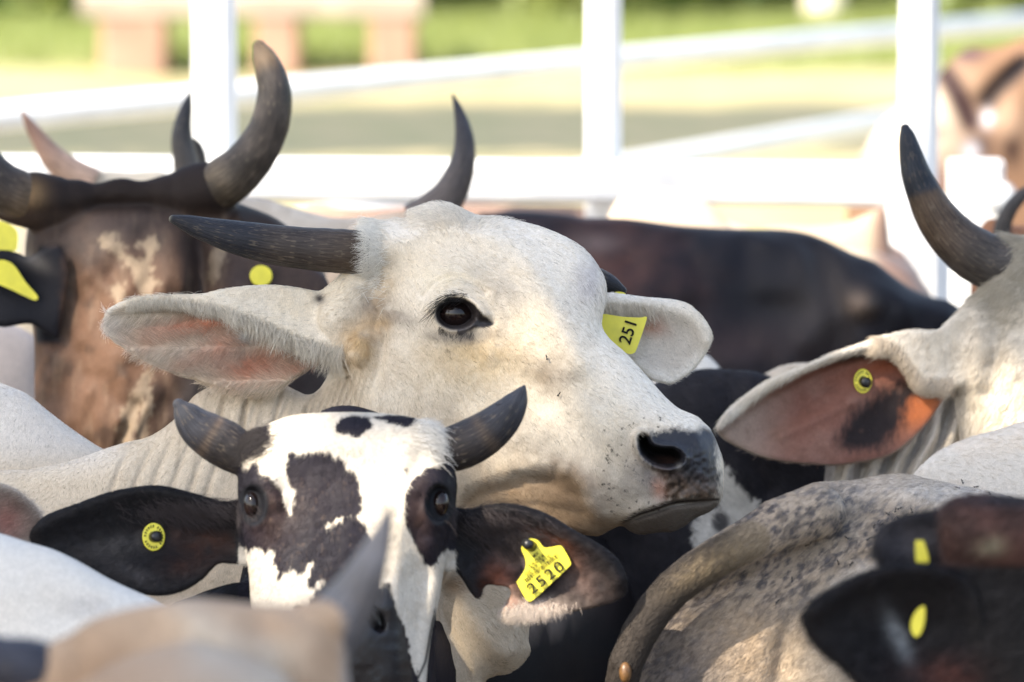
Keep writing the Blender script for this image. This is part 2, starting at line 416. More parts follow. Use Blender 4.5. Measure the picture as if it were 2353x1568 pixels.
def horn(fr, pts, parent, colf, n=28, name='horn', rings=0.014, seg=8):
    """pts base -> tip (x, y, z, r) in picture px; colf(t, noise) -> rgb"""
    Pn = catmull(pts, seg, False); Pn[:, 3] = np.maximum(Pn[:, 3], 0.6)
    C = np.array([fr.W(p[0], p[1], p[2]) for p in Pn]); r = Pn[:, 3]*fr.s0
    # round tip
    d = C[-1]-C[-2]; d /= np.linalg.norm(d)+1e-9; rt = r[-1]
    for q in (0.45, 0.8, 0.97): C = np.vstack([C, C[len(Pn)-1]+d*rt*q]); r = np.append(r, rt*math.sqrt(1-q*q))
    V, a = tube_rings(C, r, n=n); m = len(C)
    L = np.concatenate([[0], np.cumsum(np.linalg.norm(np.diff(C, axis=0), axis=1))]); t = np.repeat(L/L[-1], n); aa = np.tile(a, m)
    ctr = np.repeat(C, n, 0); amp = 1+0.018*fbm(V[:, 0]*60, V[:, 1]*60, V[:, 2]*60, 3)+rings*np.sin(t*60+3*vn(t*9, 0, 0, 5))*np.exp(-t*3)
    V = ctr+(V-ctr)*amp[:, None]
    col = colf(t, fbm(V[:, 0]*40, V[:, 1]*40, V[:, 2]*40, 9))
    huv = np.stack([np.cos(aa)*0.25+t*0.02, t*L[-1]*4, np.sin(aa)*0.25], 1)
    huv = np.stack([np.abs((aa/np.pi) % 2-1), t*L[-1]*4, 0*t], 1)
    return mesh(name, V, tube_faces(m, n), HORN, parent, col, huv=huv)
def lerp(a, b, t): t = np.asarray(t)[..., None]; return np.asarray(a, float)*(1-t)+np.asarray(b, float)*t
def mixc(c, m, rgb): return c*(1-m[:, None])+np.asarray(rgb, float)*m[:, None]

# coarse trunk and legs in world space, joined into the body's own mesh
def trunk_parts(J, heading, size=1.0, neck_r=0.16, drop=0.22, length=1.15, r=0.30):
    J = np.asarray(J, float); h = np.array([math.cos(R(heading)), math.sin(R(heading)), 0.0]); sd = np.array([-h[1], h[0], 0])
    sh = J+h*0.38*size; sh[2] = max(J[2]-drop, 0.80); rp = sh+h*length*size; rp[2] = sh[2]+0.02
    ch = [[*J, neck_r], [*(J*0.5+sh*0.5), neck_r*1.25], [*sh, r*0.93], [*(sh*0.5+rp*0.5-np.array([0, 0, .05])), r], [*rp, r*0.85], [*(rp+h*0.12), r*0.6]]
    legs = []
    for base, f in ((sh, 1), (rp, 0)):
        for s in (-1, 1):
            b = base+sd*s*0.15*size; g = b.copy()
            if f: legs.append([[*(b-[0, 0, .1]), .13], [b[0], b[1], b[2]*0.5, .065], [b[0]+h[0]*.02, b[1]+h[1]*.02, .12, .042], [*(b[:2]-h[:2]*.03), .045, .05]])
            else: legs.append([[*(b-[0, 0, .05]), .17], [*(b[:2]-h[:2]*.1), b[2]*0.62, .10], [*(b[:2]+h[:2]*.10), b[2]*0.45, .055], [*(b[:2]+h[:2]*.04), .12, .042], [*(b[:2]), .045, .05]])
    tail = [[*(rp+h*0.24+[0, 0, .16]), .05], [*(rp+h*0.34+[0, 0, -.05]), .03], [*(rp+h*0.33+[0, 0, -.4]), .035]]
    return [ch]+legs+[tail]
def trunk_mesh(parts, v=0.035):
    A = np.array([p for c in parts for p in c], float); lo = (A[:, :3]-A[:, 3:4]).min(0)-2*v; hi = (A[:, :3]+A[:, 3:4]).max(0)+2*v
    g = [np.arange(lo[i], hi[i]+v, v) for i in range(3)]; F = np.full([len(x) for x in g], 9.0, np.float32)
    for c in parts:
        f = chain_field(np.array(c, float), *g); k = 0.05
        hh = np.clip(0.5+0.5*(f-F)/k, 0, 1); F = f+(F-f)*hh-k*hh*(1-hh)
    V, Fc = surf_nets(F, np.array([x[0] for x in g]), v); V = smooth_mesh(V, Fc, 1); V[:, 2] = np.maximum(V[:, 2], 0.0)
    return V, Fc
def animal_body(fr, items, colf, parent, v=4.0, smooth=1, trunk=None, clip=None, name='body'):
    V, Fc, N = sculpt(fr, items, v, smooth, clip)
    xs, ys = fr.scr(V[:, 0], V[:, 1], V[:, 2])
    N2 = N.copy()                               # rigid frame: x right, y DOWN, z to camera
    col, rough = colf(xs, ys, V[:, 2], N2)
    Wd = fr.world(V)
    Nw = N2[:, 0:1]*RT-N2[:, 1:2]*UP-N2[:, 2:3]*FW
    if trunk is not None:
        Vt, Ft = trunk_mesh(trunk); s = 1/fr.s0
        rel = Vt-CAM; X = rel@RT; Y = rel@UP; D = rel@FW
        ct, rt = colf(CX+X/S(D), CY-Y/S(D), np.full(len(Vt), -100.0), np.tile([0, -1.0, 0], (len(Vt), 1)))
        Wd2 = np.vstack([Wd, Vt]); Fc2 = np.vstack([Fc[:, ::-1], Ft+len(Wd)]); col2 = np.vstack([col, ct]); r2 = np.concatenate([np.broadcast_to(rough, len(Wd)), np.broadcast_to(rt, len(Vt))])
    else: Wd2, Fc2, col2, r2 = Wd, Fc[:, ::-1], col, rough
    o = mesh(name, Wd2, Fc2, COAT, parent, col2, r2)
    return o, dict(V=V, xs=xs, ys=ys, W=Wd, N=Nw, F=Fc, col=col)
def fur(B, fr, parent, n, length, radius, flow, dens=None, lift=0.25, curl=0.0, var=0.15, name='fur', colmul=1.0, seed=1, jit=0.35, colf=None, npt=4, minfront=-0.3, dk=0.0):
    """strands rooted on the sculpted skin; flow(xs, ys) -> (dx, dy) in picture px; dens(xs, ys, z) -> 0..1"""
    rng = np.random.RandomState(seed); W, N, F = B['W'], B['N'], B['F']
    a = W[F[:, 0]]; b = W[F[:, 1]]; c = W[F[:, 2]]; d = W[F[:, 3]]
    ar = np.linalg.norm(np.cross(c-a, d-b), axis=1)*0.5
    fc = F[:, 0]; w_ = ar*(((N[fc]@-FW) > minfront))
    if dens is not None: w_ = w_*np.clip(dens(B['xs'][fc], B['ys'][fc], B['V'][fc, 2]), 0, 5)
    p = np.cumsum(w_); p /= p[-1]; k = np.searchsorted(p, rng.rand(n))
    s, t = rng.rand(n, 1), rng.rand(n, 1)
    root = (a[k]*(1-s)+b[k]*s)*(1-t)+(d[k]*(1-s)+c[k]*s)*t
    vi = F[k, 0]; nn = N[vi]; xs = B['xs'][vi]; ys = B['ys'][vi]
    fx, fy = flow(xs, ys); T = fx[:, None]*RT-fy[:, None]*UP
    T = T+rng.randn(n, 3)*jit*np.linalg.norm(T, axis=1)[:, None]*0.6
    T = T-nn*(T*nn).sum(1)[:, None]; T /= np.linalg.norm(T, axis=1)[:, None]+1e-9
    L = (length(xs, ys) if callable(length) else np.full(n, length))*(0.65+0.7*rng.rand(n))
    L = L[:, None]; lf = lift(xs, ys)[:, None] if callable(lift) else lift
    pts = []
    for i in range(npt):
        q = i/(npt-1)
        pts.append(root+T*L*q*(1-0.1*q)+nn*L*lf*(q-(0.6*q*q))+np.array([0, 0, -1.0])*L*curl*q*q)
    pts = np.stack(pts, 1)-np.array(parent.location)
    hc = bpy.data.hair_curves.new(name); hc.add_curves([npt]*n)
    hc.attributes['position'].data.foreach_set('vector', pts.astype(np.float32).ravel())
    ra = hc.attributes.new('radius', 'FLOAT', 'POINT') if 'radius' not in hc.attributes.keys() else hc.attributes['radius']
    pr = np.linspace(1, 0.25, npt); ra.data.foreach_set('value', (radius*(0.7+0.6*rng.rand(n))[:, None]*pr).astype(np.float32).ravel())
    ca = hc.attributes.new('Col', 'FLOAT_COLOR', 'CURVE')
    cc = B['col'][vi]*colmul if colf is None else colf(xs, ys, rng)
    if dk: cc = cc*np.where(rng.rand(n, 1) < dk, 0.35, 1.0)
    cc = np.clip(cc*(1+var*rng.randn(n, 1)), 0.003, 0.9); c4 = np.ones((n, 4), np.float32); c4[:, :3] = cc; ca.data.foreach_set('color', c4.ravel())
    hc.materials.append(FUR)
    o = bpy.data.objects.new(name, hc); SC.collection.objects.link(o); o.parent = parent; o['kind'] = 'stuff'
    return o
def ball(name, c, r, m, parent, n=24, sc=(1, 1, 1), seg=16):
    """ellipsoid aligned to camera axes"""
    V = []; F = []
    for i in range(seg+1):
        ph = math.pi*i/seg
        for j in range(n):
            th = 2*math.pi*j/n
            V.append((math.sin(ph)*math.cos(th)*sc[0]*r, math.cos(ph)*sc[1]*r, math.sin(ph)*math.sin(th)*sc[2]*r))
    V = np.array(V); Wd = np.asarray(c)+V[:, 0:1]*RT+V[:, 1:2]*UP-V[:, 2:3]*FW
    for i in range(seg):
        for j in range(n): F.append((i*n+j, (i+1)*n+j, (i+1)*n+(j+1) % n, i*n+(j+1) % n))
    return mesh(name, Wd, F, m, parent)
VH = 3.4; FURON = 1.0
def eye_material():
    m, n, l, b = mat('eyeball')
    b.inputs['Base Color'].default_value = (0.012, 0.006, 0.004, 1); b.inputs['Roughness'].default_value = 0.08
    b.inputs['Specular IOR Level'].default_value = 0.34
    t = n.new('ShaderNodeTexCoord'); g = n.new('ShaderNodeTexNoise'); g.inputs['Scale'].default_value = 40
    l.new(t.outputs['Object'], g.inputs['Vector'])
    cr = n.new('ShaderNodeValToRGB'); cr.color_ramp.elements[0].color = (0.006, 0.004, 0.004, 1); cr.color_ramp.elements[1].color = (0.012, 0.006, 0.005, 1)
    cr.color_ramp.elements[0].position = 0.4; cr.color_ramp.elements[1].position = 0.65
    l.new(g.outputs[0], cr.inputs[0]); l.new(cr.outputs[0], b.inputs['Base Color']); return m
EYE = eye_material()
YEL = simple('yellow plastic', (0.68, 0.60, 0.04), 0.38, noise=0.08, nscale=60)
BLK = simple('black plastic', (0.012, 0.012, 0.012), 0.35)
INK = simple('printed black', (0.015, 0.015, 0.012), 0.8, spec=0.1)
def tag_quad(name, fr, pts, z, parent, tilt=0, thick=3.0, m=None):
    """flat rounded plastic plate from its outline; z may be a function of (x, y)"""
    p = catmull(pts, 3); n = len(p); zf = z if callable(z) else (lambda x, y: z)
    V = [fr.W(x, y, zf(x, y)) for x, y in p]+[fr.W(x, y, zf(x, y)-thick) for x, y in p]
    F = [tuple(range(n)), tuple(range(2*n-1, n-1, -1))]+[(i, i+n, (i+1) % n+n, (i+1) % n) for i in range(n)]
    return mesh(name, V, F, m or YEL, parent, smooth=False)
def text_mesh(name, s, size, M, parent, m, sp=1.0):
    cu = bpy.data.curves.new(name, 'FONT'); cu.body = s; cu.size = size; cu.align_x = 'CENTER'; cu.extrude = size*0.02; cu.offset = size*0.012; cu.space_character = sp
    to = bpy.data.objects.new(name, cu); SC.collection.objects.link(to); bpy.context.view_layer.update()
    me = bpy.data.meshes.new_from_object(to.evaluated_get(bpy.context.evaluated_depsgraph_get())); bpy.data.objects.remove(to)
    me.transform(M); me.transform(Matrix.Translation(-Vector(parent.matrix_world.translation if False else parent['_o'] if '_o' in parent else parent.location)))
    me.materials.append(m); o = bpy.data.objects.new(name, me); SC.collection.objects.link(o); o.parent = parent; return o
# ============================================================ ground, fences, background
def grid_ground():
    xs = np.concatenate([np.linspace(-80, -12, 18), np.linspace(-11, 11, 90), np.linspace(12, 80, 18)]); ys = np.concatenate([np.linspace(-20, 8, 12), np.linspace(8.5, 60, 180), np.linspace(62, 160, 20)])
    X, Y = np.meshgrid(xs, ys, indexing='ij'); Z = 0.03*fbm(X/3, Y/3, 0, 3)+0.012*fbm(X*1.5, Y*1.5, 0, 5)
    Z = np.where(Y < 11, Z*0.4, Z)
    V = np.stack([X, Y, Z], -1).reshape(-1, 3); ny = len(ys); i, j = np.meshgrid(np.arange(len(xs)-1), np.arange(ny-1), indexing='ij'); k = (i*ny+j).ravel()
    F = np.stack([k, k+ny, k+ny+1, k+1], 1)
    m, n, l, b = mat('ground'); tc = n.new('ShaderNodeTexCoord'); sp = n.new('ShaderNodeSeparateXYZ'); l.new(tc.outputs['Object'], sp.inputs[0])
    def noise(sc, det=5):
        t = n.new('ShaderNodeTexNoise'); t.inputs['Scale'].default_value = sc; t.inputs['Detail'].default_value = det; l.new(tc.outputs['Object'], t.inputs['Vector']); return t
    def mixn(f, A, B):
        x = n.new('ShaderNodeMix'); x.data_type = 'RGBA'
        (l.new(f, x.inputs['Factor']) if hasattr(f, 'links') else setattr(x.inputs['Factor'], 'default_value', f))
        for k_, v in (('A', A), ('B', B)):
            (l.new(v, x.inputs[k_]) if hasattr(v, 'links') else setattr(x.inputs[k_], 'default_value', (*v, 1)))
        return x.outputs['Result']
    def ramp(src, a, b_):
        r = n.new('ShaderNodeMapRange'); r.inputs[1].default_value = a; r.inputs[2].default_value = b_; r.clamp = True; l.new(src, r.inputs[0]); return r.outputs[0]
    n1 = noise(0.5); n2 = noise(3); wob = n.new('ShaderNodeMath'); wob.operation = 'MULTIPLY_ADD'; l.new(n1.outputs[0], wob.inputs[0]); wob.inputs[1].default_value = 3.0; l.new(sp.outputs['Y'], wob.inputs[2])
    dry = mixn(ramp(n2.outputs[0], 0.35, 0.65), (0.42, 0.34, 0.18), (0.30, 0.28, 0.13))
    grn = mixn(ramp(n2.outputs[0], 0.35, 0.65), (0.25, 0.30, 0.10), (0.36, 0.38, 0.17))
    dirt = mixn(ramp(n2.outputs[0], 0.3, 0.7), (0.10, 0.075, 0.05), (0.17, 0.13, 0.085))
    c1 = mixn(ramp(wob.outputs[0], 28.6, 30.2), dry, grn); c0 = mixn(ramp(wob.outputs[0], 13.5, 15.5), dirt, c1)
    l.new(c0, b.inputs['Base Color']); b.inputs['Roughness'].default_value = 0.9
    bp = n.new('ShaderNodeBump'); bp.inputs['Strength'].default_value = 0.5; bp.inputs['Distance'].default_value = 0.02; l.new(n2.outputs[0], bp.inputs['Height']); l.new(bp.outputs[0], b.inputs['Normal'])
    g = mesh('ground', V, F, m); g['kind'] = 'structure'
grid_ground()
WHT = simple('white paint', (0.74, 0.74, 0.73), 0.45, noise=0.10, nscale=6)
def bar(name, a, b, w, h, m, parent, bev=0.006, upv=(0, 0, 1)):
    a = np.asarray(a, float); b = np.asarray(b, float); t = b-a; L = np.linalg.norm(t); t /= L; u = np.asarray(upv, float); s = np.cross(t, u); s /= np.linalg.norm(s); u = np.cross(s, t)
    prof = [(-w/2+bev, -h/2), (w/2-bev, -h/2), (w/2, -h/2+bev), (w/2, h/2-bev), (w/2-bev, h/2), (-w/2+bev, h/2), (-w/2, h/2-bev), (-w/2, -h/2+bev)]
    V = [p+s*x+u*y for p in (a, b) for x, y in prof]; F = [(i, (i+1) % 8, 8+(i+1) % 8, 8+i) for i in range(8)]+[tuple(range(7, -1, -1)), tuple(range(8, 16))]
    return mesh(name, V, F, m, parent, smooth=False)
def pipe(name, a, b, r, m, parent, n=20, segs=1):
    C = np.linspace(np.asarray(a, float), np.asarray(b, float), segs+2); V, _ = tube_rings(C, np.full(len(C), r), up=(0.3, 1, 0.1), n=n); return mesh(name, V, tube_faces(len(C), n), m, parent)
def near_fence():
    d = 10.6; s = S(d); z0 = P(1176, 700, d)
    t = thing('fence', (0, z0[1], 0), 'thick white pen fence right behind the herd, wide bottom rail', 'fence')
    for px, w in ((489, 100), (1388, 84), (2118, 88)):
        top = P(px, -500, d); bar('post', (top[0], top[1], 0), (top[0], top[1], 2.35), w*s, w*s, WHT, t, bev=0.02, upv=(0, 1, 0))
    a = P(-700, 340+60, d); b = P(2085, 379+46, d); k = (b-a); 
    bar('rail', a, a+k*1.0, 0.05, 98*s, WHT, t, bev=0.012)
    # wide base sleeve on the right hand post
    p = P(2108, 575, d); bar('post_sleeve', (p[0], p[1], 0.35), (p[0], p[1], P(2108, 468, d)[2]), 146*s, 0.12, WHT, t, bev=0.03, upv=(0, 1, 0))
    for k_ in range(2): bar('rail', (-2.2, z0[1], 0.85-0.42*k_), (2.4, z0[1], 0.84-0.42*k_), 0.05, 0.09, WHT, t, bev=0.012)
    return t
near_fence()
def far_fence():
    # passes the frame obliquely, receding to the right
    t = thing('fence', (P(1200, 500, 17)*[1, 1, 0]).tolist(), 'slim white pipe fence running obliquely across the field behind the pen', 'fence')
    dl, dr = 13.0, 17.5
    a = P(-60, 276, dl); b = P(2230, 62, dr); k = b-a; top = [a-k*0.35, b+k*0.25]
    r = 0.5*60*S(15)
    pipe('rail', top[0], top[1], r*0.96, WHT, t)
    H = a[2]
    for z in (0.0,):
        # lower rail follows the same plan line
        c = P(1300, 376, dl+(dr-dl)*(1360/2290)); e = P(2050, 270, dl+(dr-dl)*(2110/2290)); kk = e-c; zz = (c[2]+e[2])/2
        def atx(u): return np.array([a[0]+k[0]*u, a[1]+k[1]*u, 0])
        u1 = (1360/2290); A = atx(-0.35); B = atx(1.25)
        zA = c[2]; 
        pipe('rail', (A[0], A[1], zA), (B[0], B[1], e[2]+(e[2]-c[2])*0.6), r, WHT, t)
    def px_of(u):
        q = atx(u)-CAM; return CX+(q@RT)/S(q@FW)
    us = np.linspace(0.5, 1.4, 400); ub = us[np.argmin([abs(px_of(v)-2120) for v in us])]; ua = -0.3
    for u in (ua, ub):
        q = atx(u); zt = a[2]+k[2]*u; pipe('post', (q[0], q[1], 0), (q[0], q[1], zt+0.03), r*1.1, WHT, t)
    return t
far_fence()
CONC = simple('concrete', (0.36, 0.31, 0.25), 0.9, noise=0.2, nscale=5, bump=0.3)
BRK = simple('brick red block', (0.36, 0.22, 0.16), 0.9, noise=0.2, nscale=6, bump=0.3)
def bench():
    d = 27.5; s = S(d); t = thing('bench', (*P(600, 150, d)[:2], 0), 'low concrete beam on reddish block legs across the far grass', 'bench')
    zt = P(600, 38, d)[2]
    for px, w in ((312, 150), (640, 100), (905, 105)):
        p = P(px, 150, d); b_ = bar('leg', (p[0], p[1], 0), (p[0], p[1], zt), w*s, 0.34, BRK, t, bev=0.02, upv=(0, 1, 0))
    a = P(190, -5, d); b = P(975, -3, d); bar('beam', (a[0], a[1], zt+0.07), (b[0], b[1], zt+0.07), 0.42, 0.14, CONC, t, bev=0.02)
    return t
bench()
def white_block():
    d = 30.7; s = S(d); p = P(1893, 50, d); t = thing('bollard', (p[0], p[1], 0), 'squat cream painted post on the far grass, between two fence posts', 'bollard')
    V, _ = tube_rings([(p[0], p[1], 0), (p[0], p[1], 0.10), (p[0], p[1], 0.9), (p[0], p[1], 1.0)], np.array([0.13, 0.115, 0.12, 0.10]), up=(1, 0, 0), n=20); mesh('shaft', V, tube_faces(4, 20), simple('cream paint', (0.75, 0.68, 0.55), 0.6), t)
white_block()
def gate_post():
    d = 11.1; s = S(d); p = P(2242, 372, d); t = thing('gate_post', (p[0], p[1], 0), 'square white gate post with a round pipe end, beside the rusty brown cow', 'gate post')
    bar('post', (p[0], p[1], 0), (p[0], p[1], p[2]), 122*s, 0.11, WHT, t, bev=0.012, upv=(0, 1, 0)); q = P(2300, 452, d-0.12)
    pipe('pipe_end', q+FW*0.12, q, 30*s, WHT, t); V, _ = tube_rings([q+FW*0.002, q+FW*0.01], np.array([36*s, 36*s]), up=(1, 0, 0), n=24); mesh('collar', V, tube_faces(2, 24), simple('zinc', (0.42, 0.44, 0.47), 0.4, metal=0.6), t)
gate_post()
# ---- leaves, bushes, trees
LEAF = []
for i, c in enumerate(((0.08,0.13,0.035), (0.14,0.19,0.055), (0.22,0.26,0.09))):
    m, n, l, b = mat('leaf'); b.inputs['Base Color'].default_value = (*c, 1); b.inputs['Roughness'].default_value = 0.55
    tr = n.new('ShaderNodeBsdfTranslucent'); tr.inputs[0].default_value = (c[0]*2.2, c[1]*2.0, c[2]*1.5, 1); ms = n.new('ShaderNodeMixShader'); ms.inputs[0].default_value = 0.35
    l.new(b.outputs[0], ms.inputs[1]); l.new(tr.outputs[0], ms.inputs[2]); l.new(ms.outputs[0], n['Material Output'].inputs[0]); LEAF.append(m)
def leaves(name, pts, size, m, parent, rng, flat=0.0):
    n = len(pts); a = rng.randn(n, 3); a[:, 2] *= (1-flat)+0.2; a /= np.linalg.norm(a, axis=1)[:, None]; b = rng.randn(n, 3); b -= a*(a*b).sum(1)[:, None]; b /= np.linalg.norm(b, axis=1)[:, None]; c = np.cross(a, b)
    s = size*(0.6+0.8*rng.rand(n, 1)); V = np.stack([pts-b*s, pts-c*s*0.42+a*s*0.08, pts+b*s, pts+c*s*0.42+a*s*0.08], 1).reshape(-1, 3); F = np.arange(4*n, dtype=np.int32).reshape(-1, 4)
    o = mesh(name, V, F, m, parent, smooth=False); return o
def bush(x, y, r, h, seed, label):
    rng = np.random.RandomState(seed); t = thing('bush', (x, y, 0), label, 'bush', 'bushes beyond the grass')
    for k in range(3):
        n = 900; ctr = rng.randn(14, 3)*[r*0.5, r*0.35, h*0.28]+[x, y, h*0.5]; q = ctr[rng.randint(0, 14, n)]+rng.randn(n, 3)*[r*0.22, r*0.22, h*0.16]; q[:, 2] = np.abs(q[:, 2]); leaves('foliage', q, 0.09, LEAF[k], t, rng)
    V, _ = tube_rings([(x, y, 0), (x, y, h*0.4), (x+.03, y, h*0.7)], np.array([.04, .03, .012]), up=(1, 0, 0), n=8); mesh('stem', V, tube_faces(3, 8), simple('bark', (0.12, 0.09, 0.06), 0.9), t)
blabels = ['dark green bush at the far left top corner', 'bright bush left of the concrete beam legs', 'shaded green bush between the first two block legs', 'green bush between the last two block legs', 'light green bush right of the beam', 'yellow green bush just left of the middle fence post', 'pale bush right of the middle fence post', 'sunlit bush by the cream post', 'bright bush behind the top right cow', 'low bush at top right corner']
for i, px in enumerate((40, 170, 470, 780, 1030, 1230, 1500, 1720, 2050, 2290)):
    d = 30.5+0.9*((i*7) % 3); p = P(px, 0, d); bush(p[0], d+0.2, 0.42, 0.95+0.12*((i*5) % 3), 100+i, blabels[i])
def grass(name, n, x0, x1, y0, y1, h, seed, dens=None):
    rng = np.random.RandomState(seed); X = rng.uniform(x0, x1, n); Y = rng.uniform(y0, y1, n)
    if dens is not None: k = rng.rand(n) < dens(X, Y); X, Y = X[k], Y[k]; n = len(X)
    hh = h*(0.5+rng.rand(n)); a = rng.rand(n)*6.28; ln = rng.randn(n, 2)*0.35*hh[:, None]; w_ = 0.006+0.006*rng.rand(n); b = np.stack([X, Y, 0*X], 1); t = b+np.stack([ln[:, 0], ln[:, 1], hh], 1); s = np.stack([np.cos(a)*w_, np.sin(a)*w_, 0*a], 1)
    V = np.stack([b-s, b+s, t], 1).reshape(-1, 3); F = np.arange(3*n, dtype=np.int32).reshape(-1, 3)
    o = mesh(name, V, F, LEAF[2], None, smooth=False); o['kind'] = 'stuff'; o['label'] = 'short sunlit grass blades in the field'; o['category'] = 'grass'; return o
grass('grass', 110000, -11, 11, 27.5, 37, 0.10, 3)
def tree(x, y, h, r, seed, label, gaps=None, nclump=170, per=46, leaf=0.13, rad=None, cc=None, extra=()):
    rng = np.random.RandomState(seed); t = thing('tree', (x, y, 0), label, 'tree', 'unseen shade trees added around the pen'); BK = simple('bark', (0.14, 0.10, 0.07), 0.9, noise=0.3, nscale=14, bump=0.6)
    c = np.array(cc if cc is not None else (x, y, h)); V = []; F = []; q = 0
    def limb(C, Rr):
        nonlocal q
        v, _ = tube_rings(C, np.array(Rr), up=(1, 0.2, 0), n=10); f = tube_faces(len(C), 10); V.append(v); F.extend([tuple(k+q for k in ff) for ff in f]); q += len(v)
    base = np.array([x, y, 0.0]); fork = np.array([x*0.9+c[0]*0.1, y*0.9+c[1]*0.1, h*0.42]); limb([base, base*0.6+fork*0.4+[.05, 0, 0], fork], [0.24, 0.19, 0.16])
    tips = []
    for k in range(9):
        rr_ = rad or [r, r, r*.42]; e = c+np.array([math.cos(k*0.7)*rr_[0]*0.7, math.sin(k*0.7)*rr_[1]*0.7, (rng.rand()-.4)*rr_[2]*0.6]); mid = fork*0.5+e*0.5+rng.randn(3)*0.2; limb([fork, mid, e], [0.10, 0.06, 0.02]); tips += [mid, e]
    mesh('trunk', np.concatenate(V), F, BK, t)
    cl = []
    while len(cl) < nclump:
        p = rng.uniform(-1, 1, 3)
        if (p**2).sum() > 1: continue
        p = c+p*(rad or [r, r, r*0.42])
        if gaps is not None and gaps(p): 
            nclump -= 1; continue
        cl.append(p)
    for q_, r_ in extra:
        for k in range(int(90*r_)): cl.append(q_+SUN_DIR*(8.6+rng.uniform(-.8, .8))+rng.randn(3)*r_*0.6)
    cl = np.array(cl)
    for k in range(3):
        sel = cl[k::3]; pts = np.repeat(sel, per, 0)+rng.randn(len(sel)*per, 3)*[0.20, 0.20, 0.13]
        if gaps is not None:
            keep = ~np.array([gaps(p) for p in pts]); pts = pts[keep]
        leaves('crown', pts, leaf, LEAF[k], t, rng, 0.4)
    return t
